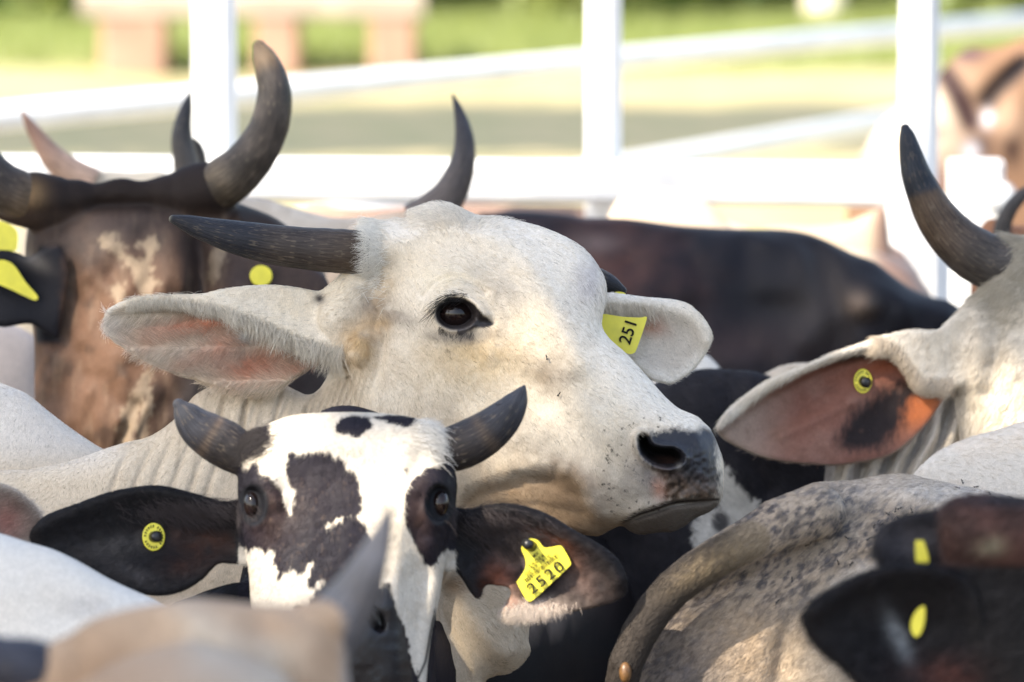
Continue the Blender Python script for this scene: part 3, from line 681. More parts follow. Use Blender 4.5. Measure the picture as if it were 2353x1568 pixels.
# ============================================================ cream cow in the centre
def hero_cow():
    fr = Frame(7.5)
    root = root_at('cow', 500, 1300, 7.7, 'cream white cow in sharp focus, head raised in profile, long dark horn pointing left')
    head = [(815,528),(870,520),(940,514),(952,494),(985,481),(1020,479),(1058,490),(1092,503),(1150,503),(1205,512),(1273,533),(1334,566),(1371,607),
            (1390,645),(1393,685),(1385,722),(1383,750),(1400,779),(1441,816),(1482,861),(1523,908),(1556,937),(1594,954),(1612,968),(1629,985),(1642,1007),
            (1650,1030),(1658,1055),(1660,1085),(1660,1115),(1655,1146),(1636,1168),(1614,1181),(1592,1190),(1570,1207),(1541,1220),(1513,1221),(1473,1226),(1449,1220),
            (1427,1207),(1400,1217),(1372,1230),(1330,1226),(1250,1215),(1150,1215),(1050,1190),(950,1120),(870,1040),(825,950),(800,870),(785,820),(768,770),(765,700),(790,640),(808,590)]
    def zh(X, Y): return 20+0.13*(X-900)+0.03*(Y-700)
    eye = (1050, 719)
    nostr = [(1466,1003),(1482,1001),(1493,1021),(1517,1029),(1545,1031),(1561,1043),(1563,1056),(1547,1064),(1521,1066),(1495,1057),(1474,1038)]
    jaw = [(1040,1240),(1060,1150),(1120,1112),(1200,1092),(1273,1080),(1319,1098),(1340,1144),(1365,1190),(1425,1203),(1420,1260),(1200,1280)]
    def relief(X, Y):
        r = 16*ridge(X, Y, [(900,560),(1010,512),(1110,530),(1187,574),(1240,650),(1300,760),(1330,830)], 26)
        r += -70*sst(-40, 110, (X-1190)*0.83-(Y-600)*0.55)*sst(560, 420, Y*0.25+X*0.32)      # forehead plane turns away
        r += 34*gs(X, Y, 1055, 712, 74, 62)+10*gs(X, Y, 1050, 660, 80, 22)
        r += -26*gs(X, Y, 905, 640, 70, 60)-12*gs(X, Y, 880, 740, 40, 60)
        r += 24*gs(X, Y, 960, 960, 150, 120)
        r += -22*gs(X, Y, 1225, 880, 80, 45, 35)+12*ridge(X, Y, [(1140,800),(1230,830),(1330,920),(1400,990)], 26)
        r += -16*gs(X, Y, 1340, 1050, 90, 50, 35)
        r += 20*gs(X, Y, 1400, 1120, 60, 60)+26*gs(X, Y, 1540, 1060, 90, 80)
        r += -5*ridge(X, Y, [(1180,1090),(1240,1100),(1310,1130),(1350,1140)], 9)-3.5*ridge(X, Y, [(1130,1165),(1230,1160),(1340,1178)], 8)
        r += -20*inpoly(X, Y, jaw, 24)+8*ridge(X, Y, [(1300,1082),(1335,1105),(1358,1150),(1382,1192),(1430,1200)], 12)
        # eye opening
        d = np.sqrt(((X-1050)/44)**2+((Y-722)/34)**2)
        r += -26*sst(1.05, 0.75, d)+9*np.exp(-((d-1.15)/0.16)**2)
        r += -8*ridge(X, Y, [(1088,728),(1108,738),(1128,744)], 7)
        r += 15*ridge(X, Y, [(990,706),(1008,688),(1035,677),(1068,680),(1098,700),(1112,722)], 8)-8*ridge(X, Y, [(975,680),(1010,648),(1060,640),(1115,672)], 6)
        # skin wrinkles behind the eye
        for k, (x0, y0) in enumerate(((865,600),(885,640),(850,690),(870,730),(838,640))):
            r += -5*ridge(X, Y, [(x0,y0),(x0+18,y0+30),(x0+12,y0+64)], 5)
        r += -7*ridge(X, Y, [(880,790),(870,860),(840,930)], 8)
        # nostril and its rolled rim
        dn = pdist(X, Y, catmull(nostr, 3))
        r += -90*sst(-4, 13, dn)+15*np.exp(-((dn+9)/7.0)**2)
        r += 8*gs(X, Y, 1600, 1010, 40, 30)
        # lips
        r += -26*ridge(X, Y, [(1427,1203),(1464,1183),(1504,1170),(1548,1155),(1600,1151),(1650,1148)], 5)
        r += 9*ridge(X, Y, [(1430,1190),(1470,1168),(1520,1155),(1590,1138),(1648,1132)], 11)
        r += -8*ridge(X, Y, [(1560,1212),(1575,1190),(1590,1170)], 5)
        cb = vn(X/7, Y/7, 0, 3)*sst(0, 1, inpoly(X, Y, [(1520,1060),(1580,1010),(1650,1030),(1655,1140),(1530,1150)], 10))
        r += 3.2*cb+1.3*vn(X/45, Y/45, 0, 8)+0.8*vn(X/16, Y/16, 0, 12)
        return r
    L = [Layer(head, k=0.52, zc=zh, relief=relief, h=4, smooth=10)]
    # forehead dome and poll
    L.append(Layer([(850,560),(960,500),(1020,482),(1100,503),(1205,512),(1275,534),(1336,567),(1372,608),(1390,650),(1390,690),(1340,760),(1180,800),(1000,700),(880,640)], k=0.75, zc=-40, h=6, smooth=60))
    # neck
    neck = [(1000,620),(880,640),(790,800),(770,835),(738,890),(710,908),(680,898),(650,884),(600,884),(540,884),(485,890),(445,912),(400,965),(345,1003),(290,1017),(235,1034),(160,1060),(60,1080),(-60,1090),
            (-160,1200),(-160,1720),(200,1760),(700,1760),(1000,1700),(1020,1500),(1010,1350),(1080,1240),(1100,1100),(1050,900)]
    def zn(X, Y): return -70-0.04*(900-X)
    def nrel(X, Y):
        r = 0*X
        ph = (X-640)*0.93+(Y-900)*0.30+10*vn(X/70, Y/120, 0, 4)
        m = sst(1000, 880, Y-0.1*X)*0+gs(X, Y, 560, 960, 130, 110)
        r += 2.2*m*np.sin(ph/6.4)
        for x0 in (515, 560, 600, 640, 672):
            q_ = (x0*37 % 23)-11; r += -(9+(x0*13 % 11))*ridge(X, Y, [(x0+10+q_*0.6,895),(x0-2+q_,935),(x0-14+q_*1.6,990+q_),(x0-22+q_*2,1040+q_*3)], 3.2+(x0 % 7)*0.4)
        for k in range(9):                      # tight folds in front of the neck
            x0 = 700+k*14
            r += -20*ridge(X, Y, [(x0+22+k*2,905-k*8),(x0+4,950),(x0-10,1000),(x0-14,1060)], 3.8)
        for x0 in (470, 430, 385, 340, 300, 250):
            r += -9*ridge(X, Y, [(x0+60,1010),(x0+25,1090),(x0,1180),(x0-10,1300)], 5)
        r += 9*gs(X, Y, 300, 1080, 120, 40, 20)+2.5*vn(X/50, Y/50, 0, 2)
        return r
    L.append(Layer(neck, k=0.45, zc=zn, relief=nrel, h=5, smooth=26))
    # shoulder / back rising to the left, further away
    L.append(Layer([(-200,820),(-60,850),(0,880),(60,905),(110,945),(170,990),(235,1032),(300,1060),(320,1180),(200,1400),(-200,1500)], k=0.6, zc=-300, h=8, smooth=30))
    # dewlap / brisket below
    L.append(Layer([(1005,1290),(1050,1310),(1170,1330),(1215,1400),(1216,1440),(1214,1470),(1218,1497),(1198,1528),(1165,1549),(1130,1556),(1110,1590),(1100,1800),(700,1800),(850,1400)],
                   k=0.6, zc=-120, h=5, smooth=18, relief=lambda X, Y: 20*ridge(X, Y, [(1040,1330),(1090,1420),(1160,1500),(1200,1490)], 22)-10*ridge(X, Y, [(1075,1560),(1060,1500),(1010,1400)], 9)+10*gs(X, Y, 1185, 1440, 20, 50)))
    # near ear: one cupped plate, upper rim folded forward
    ear = [(800,640),(760,652),(734,669),(684,661),(634,655),(567,657),(500,667),(467,675),(383,678),(333,681),(300,687),(277,695),(252,708),(240,724),(241,752),(258,778),(300,810),(357,838),(410,858),(467,881),(517,897),(567,906),(600,908),(634,900),(667,877),(700,852),(734,833),(777,820),(815,800),(830,720)]
    fold = [(255,712),(300,702),(383,694),(450,703),(500,712),(560,730),(634,760),(700,788),(760,806)]
    def earb(X, Y):
        pl = catmull(fold, 4, False); D = pdist(X, Y, pl, False)
        yi = np.interp(X, pl[:, 0], pl[:, 1]); sd = np.where(Y > yi, D, -D)     # positive inside the cup
        t = sst(230, 700, X)
        r = -(18+34*t)*sst(-6, 26, sd)+(14+34*t)*sst(30, 165, sd)
        r += 16*t*np.exp(-((sd+12)/22)**2)
        r += -16*gs(X, Y, 600, 820, 60, 40, -25)-10*gs(X, Y, 430, 745, 70, 14, -8)+9*ridge(X, Y, [(330,775),(430,765),(500,735),(540,725)], 10)+8*ridge(X, Y, [(420,830),(500,800),(570,770)], 10)
        r += -30*sst(640, 780, X)*sst(0, 20, sd)*sst(60, 30, sd)
        return r+1.5*vn(X/14, Y/14, 0, 3)
    L.append(Layer(ear, k=0.5, zc=lambda X, Y: 25-0.02*(800-X), bend=earb, cap=13, h=4, smooth=12))
    L.append(Cap([(815,670,20,46),(780,730,30,52),(800,790,30,42)], smooth=24))
    # knob at the jaw hinge
    L.append(Ell((828,806,100), (30,36,30), smooth=34))
    # far ear
    ear2 = [(1330,690),(1394,673),(1425,675),(1482,683),(1544,688),(1580,698),(1609,722),(1630,751),(1637,773),(1630,798),(1613,827),(1585,858),(1544,883),(1519,880),(1498,873),(1457,837),(1420,800),(1360,790)]
    def e2b(X, Y): return -34*gs(X, Y, 1500, 790, 70, 55, 25)+14*ridge(X, Y, [(1400,690),(1500,700),(1590,730),(1620,780)], 16)
    L.append(Layer(ear2, k=0.5, zc=-150, bend=e2b, cap=14, h=4, smooth=14))
    # horn core collar
    L.append(Cap([(885,582,34,50),(838,580,52,50)], smooth=26))
    cream = np.array([0.68,0.57,0.415]); white = np.array([0.73,0.66,0.55])
    pad = [(1469,1000),(1490,992),(1504,994),(1548,984),(1592,988),(1629,983),(1650,1000),(1650,1040),(1650,1077),(1656,1099),(1656,1130),(1648,1146),(1570,1150),(1527,1155),(1521,1139),(1524,1106),(1504,1088),(1482,1066),(1466,1042),(1462,1016)]
    def colf(x, y, z, N):
        n1 = fbm(x/110, y/110, 0, 3, 4); n2 = fbm(x/24, y/24, 0, 7, 3); n3 = vn(x/4.5, y/4.5, z/9, 4)
        c = np.tile(cream, (len(x), 1)); ro = np.full(len(x), 0.72)
        c = mixc(c, np.clip(0.55+0.6*n1, 0, 1), white)
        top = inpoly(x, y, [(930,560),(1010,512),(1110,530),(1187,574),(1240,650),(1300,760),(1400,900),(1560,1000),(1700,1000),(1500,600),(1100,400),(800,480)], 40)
        c = mixc(c, 0.5*top, (0.76,0.73,0.68))  # skylit top plane of the forehead, painted paler into the coat
        def blot(cx, cy, sx, sy, a, rgb, amt, ns=0.6):
            nonlocal c
            c = mixc(c, np.clip(gs(x, y, cx, cy, sx, sy, a)*amt*(1+ns*n2+ns*n1), 0, 1), rgb)
        G = (0.17,0.14,0.115); T = (0.50,0.32,0.14); B_ = (0.24,0.18,0.125)
        blot(1245, 860, 44, 30, 45, G, 1.0); blot(1300, 850, 50, 18, 60, G, 0.35); blot(1150, 690, 60, 30, 30, G, 0.22)
        blot(1110, 640, 70, 28, 15, G, 0.25); blot(1130, 770, 70, 20, 20, G, 0.25); blot(1230, 770, 60, 50, 0, G, 0.15)
        blot(1080, 830, 80, 50, 0, (0.62,0.44,0.22), 0.85); blot(990, 880, 90, 90, 0, (0.56,0.46,0.33), 0.5); blot(1170, 950, 60, 90, 20, (0.60,0.50,0.36), 0.5); blot(1180, 1010, 50, 30, 0, G, 0.25); blot(1000, 990, 70, 40, 0, (0.50,0.38,0.25), 0.4); blot(1020, 640, 50, 20, 0, (0.70,0.60,0.42), 0.5)
        blot(830, 790, 34, 50, 0, T, 0.8); blot(860, 700, 34, 60, 0, G, 0.7); blot(905, 728, 44, 13, 15, G, 0.8); blot(880, 660, 20, 30, 20, T, 0.4); blot(840, 610, 40, 18, 0, G, 0.6)
        blot(860, 570, 20, 30, 0, B_, 0.35); blot(870, 740, 26, 20, 0, T, 0.4); blot(735, 685, 9, 8, 0, (0.06,0.05,0.045), 1.0)
        blot(1350, 640, 22, 40, 0, (0.42,0.40,0.42), 0.6); blot(1300, 1100, 60, 34, 20, B_, 0.8); blot(1200, 1120, 120, 36, 5, (0.30,0.21,0.13), 0.8)
        blot(1280, 1185, 130, 30, 5, (0.22,0.15,0.09), 0.9); blot(1100, 1060, 60, 40, 0, (0.52,0.43,0.32), 0.5)
        blot(1440, 1060, 46, 50, 0, G, 0.30); blot(1460, 1130, 60, 40, 0, G, 0.35)
        # freckled pelage
        fre = sst(0.25, 0.6, n3)*sst(1000, 1250, x+0.3*y)*0.18; c = mixc(c, np.clip(n1*0.8+n2*0.3, 0, 1)*0.30, (0.42,0.34,0.25))
        c = mixc(c, fre, (0.28,0.24,0.20))
        for i in range(70):                     # whisker pores on the muzzle
            r_ = random.Random(i*13+1); px, py = r_.uniform(1380,1560), r_.uniform(955,1180)
            c = mixc(c, 0.9*sst(3.4, 1.6, np.hypot(x-px, y-py)), (0.03,0.025,0.02))
        # eye surround
        d = np.sqrt(((x-1048)/55)**2+((y-721)/41)**2)+0.07*n2
        blk = np.maximum(sst(1.02, 0.82, d), inpoly(x, y, [(1060,690),(1095,705),(1115,728),(1133,744),(1120,752),(1090,755),(1050,770)], 3, 1.5))
        c = mixc(c, blk, (0.022,0.018,0.018)); ro = ro*(1-blk)+0.42*blk
        blot(1055, 772, 50, 12, 0, (0.10,0.09,0.09), 0.8)
        # muzzle pad
        pm = inpoly(x, y, pad, 13, 6, 0.07, 2); pc = lerp((0.021,0.021,0.026), (0.085,0.055,0.035), sst(1070, 1145, y+0.25*(1600-x)))
        pc = pc*(1+0.8*vn(x/7, y/7, 0, 3)[:, None]*sst(1010, 1070, y)[:, None])
        c = c*(1-pm[:, None])+pc*pm[:, None]; ro = ro*(1-pm)+0.40*pm
        near = np.clip(gs(x, y, 1500, 1080, 36, 50, -30)*0.9, 0, 1)*(1-pm); c = mixc(c, near, (0.16,0.14,0.13))
        blot(1512, 1125, 11, 18, 0, (0.46,0.22,0.14), 0.65, 0.3)
        nm = inpoly(x, y, nostr, 4); c = mixc(c, nm, (0.003,0.003,0.003)); ro = ro*(1-nm)+1.0*nm; c = mixc(c, nm*np.clip(gs(x, y, 1535, 1062, 22, 7, 5), 0, 1), (0.05,0.025,0.018))
        nr = np.clip(np.exp(-((x-1560)/7)**2-((y-1072)/10)**2), 0, 1); c = mixc(c, 0.3*nr, (0.4,0.36,0.3))
        # lips
        lp = np.exp(-(pdist(x, y, catmull([(1427,1203),(1464,1183),(1504,1170),(1548,1155),(1600,1151),(1650,1148)], 3, False), False)/6)**2); c = mixc(c, lp, (0.03,0.02,0.015))
        lw = inpoly(x, y, [(1430,1208),(1470,1186),(1510,1174),(1560,1160),(1650,1154),(1660,1240),(1440,1240)], 5); c = mixc(c, lw*0.92, (0.075,0.058,0.045)); jm = inpoly(x, y, jaw, 10, 4)*sst(1060, 1110, y); c = mixc(c, jm*0.7, (0.36,0.25,0.15)); c = mixc(c, jm*np.clip(gs(x, y, 1310, 1130, 60, 40, 30)+gs(x, y, 1260, 1215, 150, 16, 3), 0, 1)*0.75, (0.13,0.085,0.05))
        # near ear interior
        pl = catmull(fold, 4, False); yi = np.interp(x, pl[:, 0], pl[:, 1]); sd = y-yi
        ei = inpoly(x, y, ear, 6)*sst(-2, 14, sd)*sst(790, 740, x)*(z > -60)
        c = mixc(c, ei*0.8, (0.40,0.325,0.245)); c = mixc(c, ei*np.exp(-((sd-18)/14.0)**2)*sst(330, 480, x)*0.7, (0.15,0.115,0.085)); c = mixc(c, ei*sst(0.2, 0.7, vn(x/9, y/4, 0, 31))*0.35, (0.20,0.14,0.10))  # includes the shadow below the rim fringe, painted as a dark band
        for (cx, cy, sx, sy, a, am) in ((450,745,75,14,-8,0.95),(580,845,60,26,-20,0.95),(500,800,80,20,-25,0.5),(700,840,60,12,-25,0.6),(380,780,60,14,-10,0.35)):
            c = mixc(c, np.clip(gs(x, y, cx, cy, sx, sy, a)*am*(1+0.5*n2), 0, 1)*ei, (0.52,0.22,0.13))
        c = mixc(c, np.clip(gs(x, y, 750, 800, 30, 10, -20), 0, 1)*ei, (0.08,0.05,0.03))
        c = mixc(c, ei*np.clip(gs(x, y, 575, 772, 16, 9, -10)*1.5, 0, 1), (0.50,0.50,0.48))
        # far ear interior
        e2 = inpoly(x, y, [(1400,720),(1500,715),(1580,730),(1615,780),(1560,850),(1480,840),(1420,790)], 16)*(z < -60)
        c = mixc(c, e2*0.6, (0.46,0.40,0.34)); c = mixc(c, e2*np.clip(gs(x, y, 1490, 745, 28, 16, 20)*0.9, 0, 1), (0.42,0.2,0.13))
        # neck folds tint and lower shade of coat
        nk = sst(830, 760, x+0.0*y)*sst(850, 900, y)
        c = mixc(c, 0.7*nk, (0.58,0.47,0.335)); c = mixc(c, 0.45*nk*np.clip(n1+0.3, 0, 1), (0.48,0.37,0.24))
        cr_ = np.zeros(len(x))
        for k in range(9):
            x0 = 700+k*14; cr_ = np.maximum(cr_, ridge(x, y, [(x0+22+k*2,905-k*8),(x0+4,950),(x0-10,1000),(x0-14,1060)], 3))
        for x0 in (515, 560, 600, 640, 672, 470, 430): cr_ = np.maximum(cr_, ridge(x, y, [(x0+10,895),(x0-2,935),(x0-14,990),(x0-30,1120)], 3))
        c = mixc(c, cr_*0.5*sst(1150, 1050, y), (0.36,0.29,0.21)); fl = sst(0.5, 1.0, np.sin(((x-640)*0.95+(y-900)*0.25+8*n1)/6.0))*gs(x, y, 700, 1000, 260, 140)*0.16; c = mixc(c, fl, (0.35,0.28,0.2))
        bk = sst(330, 200, x)*sst(1120, 1000, y); c = mixc(c, bk*0.5, (0.74,0.72,0.70))
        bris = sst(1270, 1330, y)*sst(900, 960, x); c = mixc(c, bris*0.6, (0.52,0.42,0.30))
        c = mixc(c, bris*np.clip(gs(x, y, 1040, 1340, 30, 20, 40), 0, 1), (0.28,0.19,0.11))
        return np.clip(c*(1+0.05*n3[:, None]), 0.004, 0.85), ro
    J = P(120, 1400, 7.9)
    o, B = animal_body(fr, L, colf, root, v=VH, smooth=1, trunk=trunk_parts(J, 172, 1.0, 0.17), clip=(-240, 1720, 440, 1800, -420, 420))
    # eye
    ze = FRONT(B, 1050, 721)
    ball('eye', fr.W(1050, 721, ze-27), 43*fr.s0, EYE, root, sc=(1.0, 0.86, 1.0))
    # lashes
    # horns
    def hc(t, n):
        c = lerp((0.050,0.034,0.022), (0.042,0.033,0.028), sst(0.0, 0.35, t)); c = c*(1-sst(0.45, 0.62, t)[:, None])+np.array((0.016,0.017,0.022))*sst(0.45, 0.62, t)[:, None]
        c = mixc(c, sst(0.985, 1.0, t), (0.14,0.13,0.10)); c = mixc(c, sst(0.06, 0.0, t)*0.7, (0.09,0.06,0.03)); return c*(1+0.35*n[:, None])
    horn(fr, [(850,581,55,49),(820,580,55,51),(760,576,58,51),(718,573,60,49),(635,563,66,46),(552,548,74,40),(469,527,84,28),(430,514,88,20),(398,504,92,10)], root, hc)
    horn(fr, [(1320,640,-170,40),(1360,640,-185,30),(1400,652,-190,22),(1432,668,-190,9)], root, hc)
    tg = tag_quad('ear_tag', fr, [(1368,745),(1378,722),(1430,728),(1470,730),(1484,728),(1485,738),(1464,800),(1456,812),(1442,813),(1418,800),(1380,780)], -104, root, 0)
    th = R(72); Xd = RT*math.cos(th)+UP*math.sin(th); Yd = -RT*math.sin(th)+UP*math.cos(th); o_ = fr.W(1456, 766, -101)
    M = Matrix(((Xd[0], Yd[0], -FW[0], o_[0]), (Xd[1], Yd[1], -FW[1], o_[1]), (Xd[2], Yd[2], -FW[2], o_[2]), (0, 0, 0, 1)))
    tx = text_mesh('digits', '251', 40*fr.s0, M, root, INK); tx.parent = tg
    tag_quad('ear_tag', fr, [(1412,672),(1428,671),(1436,674),(1438,681),(1420,684)], -175, root)
    # fur
    def flow(x, y):
        e = sst(870, 770, x)*sst(930, 860, y); nk = sst(860, 960, y)*sst(1000, 850, x)
        fx = 0.75*(1-e)-1.0*e; fy = 0.65*(1-e)+0.2*e
        fx = fx*(1-nk)-0.3*nk; fy = fy*(1-nk)+1.0*nk
        return fx+0.3*vn(x/60, y/60, 0, 1), fy+0.3*vn(x/60, y/60, 0, 2)
    bare = lambda x, y: (1-inpoly(x, y, pad, 8))*(1-sst(1.1, 0.95, np.sqrt(((x-1052)/58)**2+((y-722)/46)**2)))
    if FURON:
        fur(B, fr, root, int(95000*FURON), lambda x, y: 0.0065-0.002*sst(880, 950, y)*sst(860, 780, x), 0.00019, flow, dens=lambda x, y, z: bare(x, y)*(x > -60)*(y < 1600), lift=0.15, var=0.07, dk=0.05)
        # long fringe on the folded ear rim and ear channel
        pl = catmull(fold, 4, False)
        def dfr(x, y, z): yi = np.interp(x, pl[:, 0], pl[:, 1]); return np.exp(-((y-yi+4)/10.0)**2)*(x > 290)*(x < 790)*(z > -60)
        fur(B, fr, root, int(5200*max(FURON, .3)), lambda x, y: 0.012+0.022*sst(350, 650, x), 0.00020, lambda x, y: (0.25+0.5*vn(x/20, y/20, 0, 1)-0.5*sst(500, 750, x), 1.0+0*x), dens=dfr, lift=0.5, var=0.15, jit=0.5, colmul=1.0, colf=lambda x, y, r: np.tile((0.62,0.56,0.46), (len(x), 1)), seed=4)
        fur(B, fr, root, int(9000*max(FURON, .3)), 0.016, 0.00018, lambda x, y: (-0.8+0*x, 0.15+np.where(((y/38).astype(int) % 2) > 0, 0.9, -0.7)), dens=lambda x, y, z: inpoly(x, y, ear, 4)*(z > -60)*sst(0, 10, y-np.interp(x, pl[:, 0], pl[:, 1])), lift=0.4, var=0.2, seed=5, colmul=1.15)
        # tuft at the horn base, poll tuft
        fur(B, fr, root, int(2000*max(FURON, .3)), 0.018, 0.00020, lambda x, y: (-1.0+0*x, 0.15+0.7*vn(x/12, y/12, 0, 7)), dens=lambda x, y, z: gs(x, y, 858, 575, 15, 40), lift=0.3, var=0.12, jit=0.6, seed=6, colf=lambda x, y, r: np.tile((0.70,0.66,0.58), (len(x), 1)))
        fur(B, fr, root, int(3000*max(FURON, .3)), 0.011, 0.00022, lambda x, y: (-0.6+0.012*(x-1010), -0.6+0*x), dens=lambda x, y, z: gs(x, y, 1020, 500, 52, 16), lift=0.6, var=0.12, jit=0.6, seed=7)
        fur(B, fr, root, 900, 0.030, 0.00022, lambda x, y: (0.25+0.3*vn(x/9, y/9, 0, 4), 1.0+0*x), dens=lambda x, y, z: gs(x, y, 1425, 702, 34, 12)*(z < -60)*(z > -150)*sst(690, 698, y), lift=0.3, var=0.12, jit=0.3, seed=17, colf=lambda x, y, r: np.tile((0.62,0.55,0.45), (len(x), 1)))
        # lashes, eyebrow whiskers
        fur(B, fr, root, 110, 0.026, 0.00020, lambda x, y: (-1.0+0*x, 0.75+0*x), dens=lambda x, y, z: ridge(x, y, [(1000,712),(1012,692),(1040,678),(1070,682)], 4), lift=0.5, colf=lambda x, y, r: np.full((len(x), 3), 0.012), seed=8, jit=0.25)
        fur(B, fr, root, 70, 0.010, 0.00018, lambda x, y: (-0.2+0*x, 1.0+0*x), dens=lambda x, y, z: ridge(x, y, [(1010,752),(1045,768),(1085,764)], 3), lift=0.5, colf=lambda x, y, r: np.full((len(x), 3), 0.02), seed=9, jit=0.4)
    return root, fr, B
def FRONT(B, x, y, r=6):
    k = (abs(B['xs']-x) < r) & (abs(B['ys']-y) < r); return float(B['V'][k, 2].max()) if k.any() else 0.0
# ============================================================ black and white cow facing the camera
def spotted_cow():
    fr = Frame(7.02)
    root = root_at('cow', 780, 1350, 7.35, 'black and white spotted cow facing the camera, yellow tag 2520 in its ear')
    head = [(548,1062),(552,1030),(575,1000),(619,974),(652,961),(689,953),(760,949),(830,949),(900,953),(959,964),(992,985),(1018,1030),(1040,1069),(1049,1110),(1047,1150),(1042,1195),(1030,1240),
            (1020,1300),(1008,1380),(994,1443),(984,1520),(975,1600),(940,1680),(800,1720),(690,1680),(630,1600),(600,1500),(588,1440),(578,1389),(573,1322),(566,1280),(558,1235),(549,1180),(545,1120)]
    EL = (582, 1160); ER = (1010, 1157)
    def zh(X, Y): return 30+0.18*(Y-1100)*sst(1000, 1200, Y)+0.02*(X-790)
    def relief(X, Y):
        r = 30*gs(X, Y, EL[0]+8, EL[1]-10, 34, 60)+30*gs(X, Y, ER[0]-8, ER[1]-10, 34, 60)
        r += 12*ridge(X, Y, [(560,1120),(585,1098),(625,1112),(640,1150)], 14)+12*ridge(X, Y, [(960,1120),(985,1098),(1015,1100),(1030,1125)], 14)
        for (cx, cy) in (EL, ER):
            d = np.sqrt(((X-cx)/28)**2+((Y-cy)/42)**2); r += -26*sst(1.1, 0.8, d)+3*np.exp(-((d-1.22)/0.25)**2)
        r += -14*gs(X, Y, 640, 1230, 30, 70)-14*gs(X, Y, 960, 1250, 26, 80)
        r += 10*gs(X, Y, 790, 1010, 120, 40)-9*gs(X, Y, 790, 1090, 60, 50)+10*ridge(X, Y, [(640,1040),(620,1120),(650,1240),(680,1400)], 22)+10*ridge(X, Y, [(930,1040),(935,1150),(915,1260),(905,1380)], 22)
        r += -26*sst(905, 975, X)*sst(1250, 1330, Y)
        for nx, sg in ((868, 1), (700, -1)):
            d = np.sqrt(((X-nx-0.35*(Y-1416))/17)**2+((Y-1416)/30)**2); r += -50*sst(1.1, 0.6, d)
        r += 22*gs(X, Y, 800, 1450, 110, 90)
        return r+2.2*vn(X/42, Y/42, 0, 8)+1.0*vn(X/15, Y/15, 0, 3)
    L = [Layer(head, k=0.62, zc=zh, relief=relief, h=4, smooth=10)]
    L += [Cap([(590,1055,10,46),(552,1043,0,46)], smooth=18), Cap([(985,1035,10,44),(1015,1036,0,44)], smooth=18)]
    # neck and withers behind the poll
    L.append(Layer([(730,960),(735,948),(764,936),(801,933),(843,941),(885,958),(940,1000),(990,1100),(1000,1500),(960,1750),(600,1750),(520,1560),(560,1300),(620,1100)], k=0.6, zc=-260, h=7, smooth=24))
    L.append(Layer([(380,1400),(440,1372),(500,1350),(560,1338),(620,1350),(800,1500),(760,1760),(360,1760),(340,1500)], k=0.6, zc=-190, h=7, smooth=24))
    earl = [(620,1160),(570,1140),(540,1150),(510,1150),(483,1143),(433,1129),(383,1117),(333,1116),(250,1131),(167,1161),(110,1182),(80,1208),(66,1234),(85,1262),(130,1285),(180,1308),(240,1338),(300,1358),(360,1369),(417,1360),(467,1330),(500,1297),(540,1296),(580,1300),(625,1290)]
    def bl(X, Y):
        t = sst(90, 500, X); c = 1160+(X-300)*0.02
        return -48*t*gs(X, Y, 420, 1235, 130, 52, 6)-18*gs(X, Y, 230, 1240, 90, 40, -10)+14*ridge(X, Y, [(90,1215),(200,1165),(330,1130),(450,1150),(530,1175)], 16)+1.5*vn(X/14, Y/14, 0, 2)-0.10*(600-X)
    L.append(Layer(earl, k=0.5, zc=-10, bend=bl, cap=13, h=4, smooth=12))
    earr = [(1000,1180),(1040,1165),(1078,1170),(1118,1160),(1168,1156),(1218,1166),(1268,1186),(1318,1217),(1368,1245),(1412,1276),(1435,1310),(1442,1344),(1432,1372),(1385,1392),(1318,1406),(1268,1415),(1228,1424),(1185,1428),(1158,1420),(1151,1405),(1162,1386),(1174,1366),(1166,1350),(1138,1346),(1114,1347),(1107,1370),(1094,1376),(1075,1352),(1062,1330),(1045,1314),(1018,1312),(1000,1300)]
    def br(X, Y):
        return -44*gs(X, Y, 1160, 1280, 70, 48, 30)-20*gs(X, Y, 1290, 1330, 80, 40, 35)+16*ridge(X, Y, [(1080,1190),(1180,1178),(1280,1215),(1380,1275),(1420,1330)], 16)-10*ridge(X, Y, [(1110,1350),(1150,1330),(1175,1300)], 12)+1.5*vn(X/14, Y/14, 0, 5)-0.06*(X-1020)
    L.append(Layer(earr, k=0.5, zc=0, bend=br, cap=13, h=4, smooth=12))
    main = [(666,1044),(680,1046),(698,1038),(716,1042),(743,1038),(772,1048),(793,1061),(797,1078),(814,1086),(822,1102),(822,1127),(831,1152),(826,1183),(801,1187),(775,1192),(750,1210),(762,1212),(790,1190),(815,1187),(839,1206),(850,1250),(862,1300),(872,1350),(893,1340),(900,1375),(913,1405),(930,1443),(942,1509),(950,1600),(700,1650),(665,1500),(690,1440),
            (720,1370),(743,1335),(710,1351),(718,1297),(710,1293),(700,1310),(685,1324),(668,1308),(652,1320),(639,1333),(636,1305),(630,1300),(627,1264),(610,1272),(595,1259),(575,1266),(564,1258),(540,1240),(540,1040),(562,1075),(573,1073),(581,1064),(596,1073),(600,1088),(627,1102),(648,1123),(656,1152),(660,1169),(668,1183),(672,1176),(673,1152),(677,1131),(664,1111),(660,1090)]
    righte = [(1017,1069),(984,1075),(955,1098),(936,1127),(930,1160),(930,1194),(947,1235),(963,1268),(980,1298),(1001,1298),(1009,1281),(1023,1264),(1060,1240),(1080,1000),(1030,1000),(1020,1030)]
    s1 = [(772,982),(785,961),(805,956),(843,961),(855,978),(843,990),(822,1005),(801,1001),(776,995)]; s2 = [(861,957),(905,953),(947,959),(953,968),(934,981),(901,975),(863,963)]
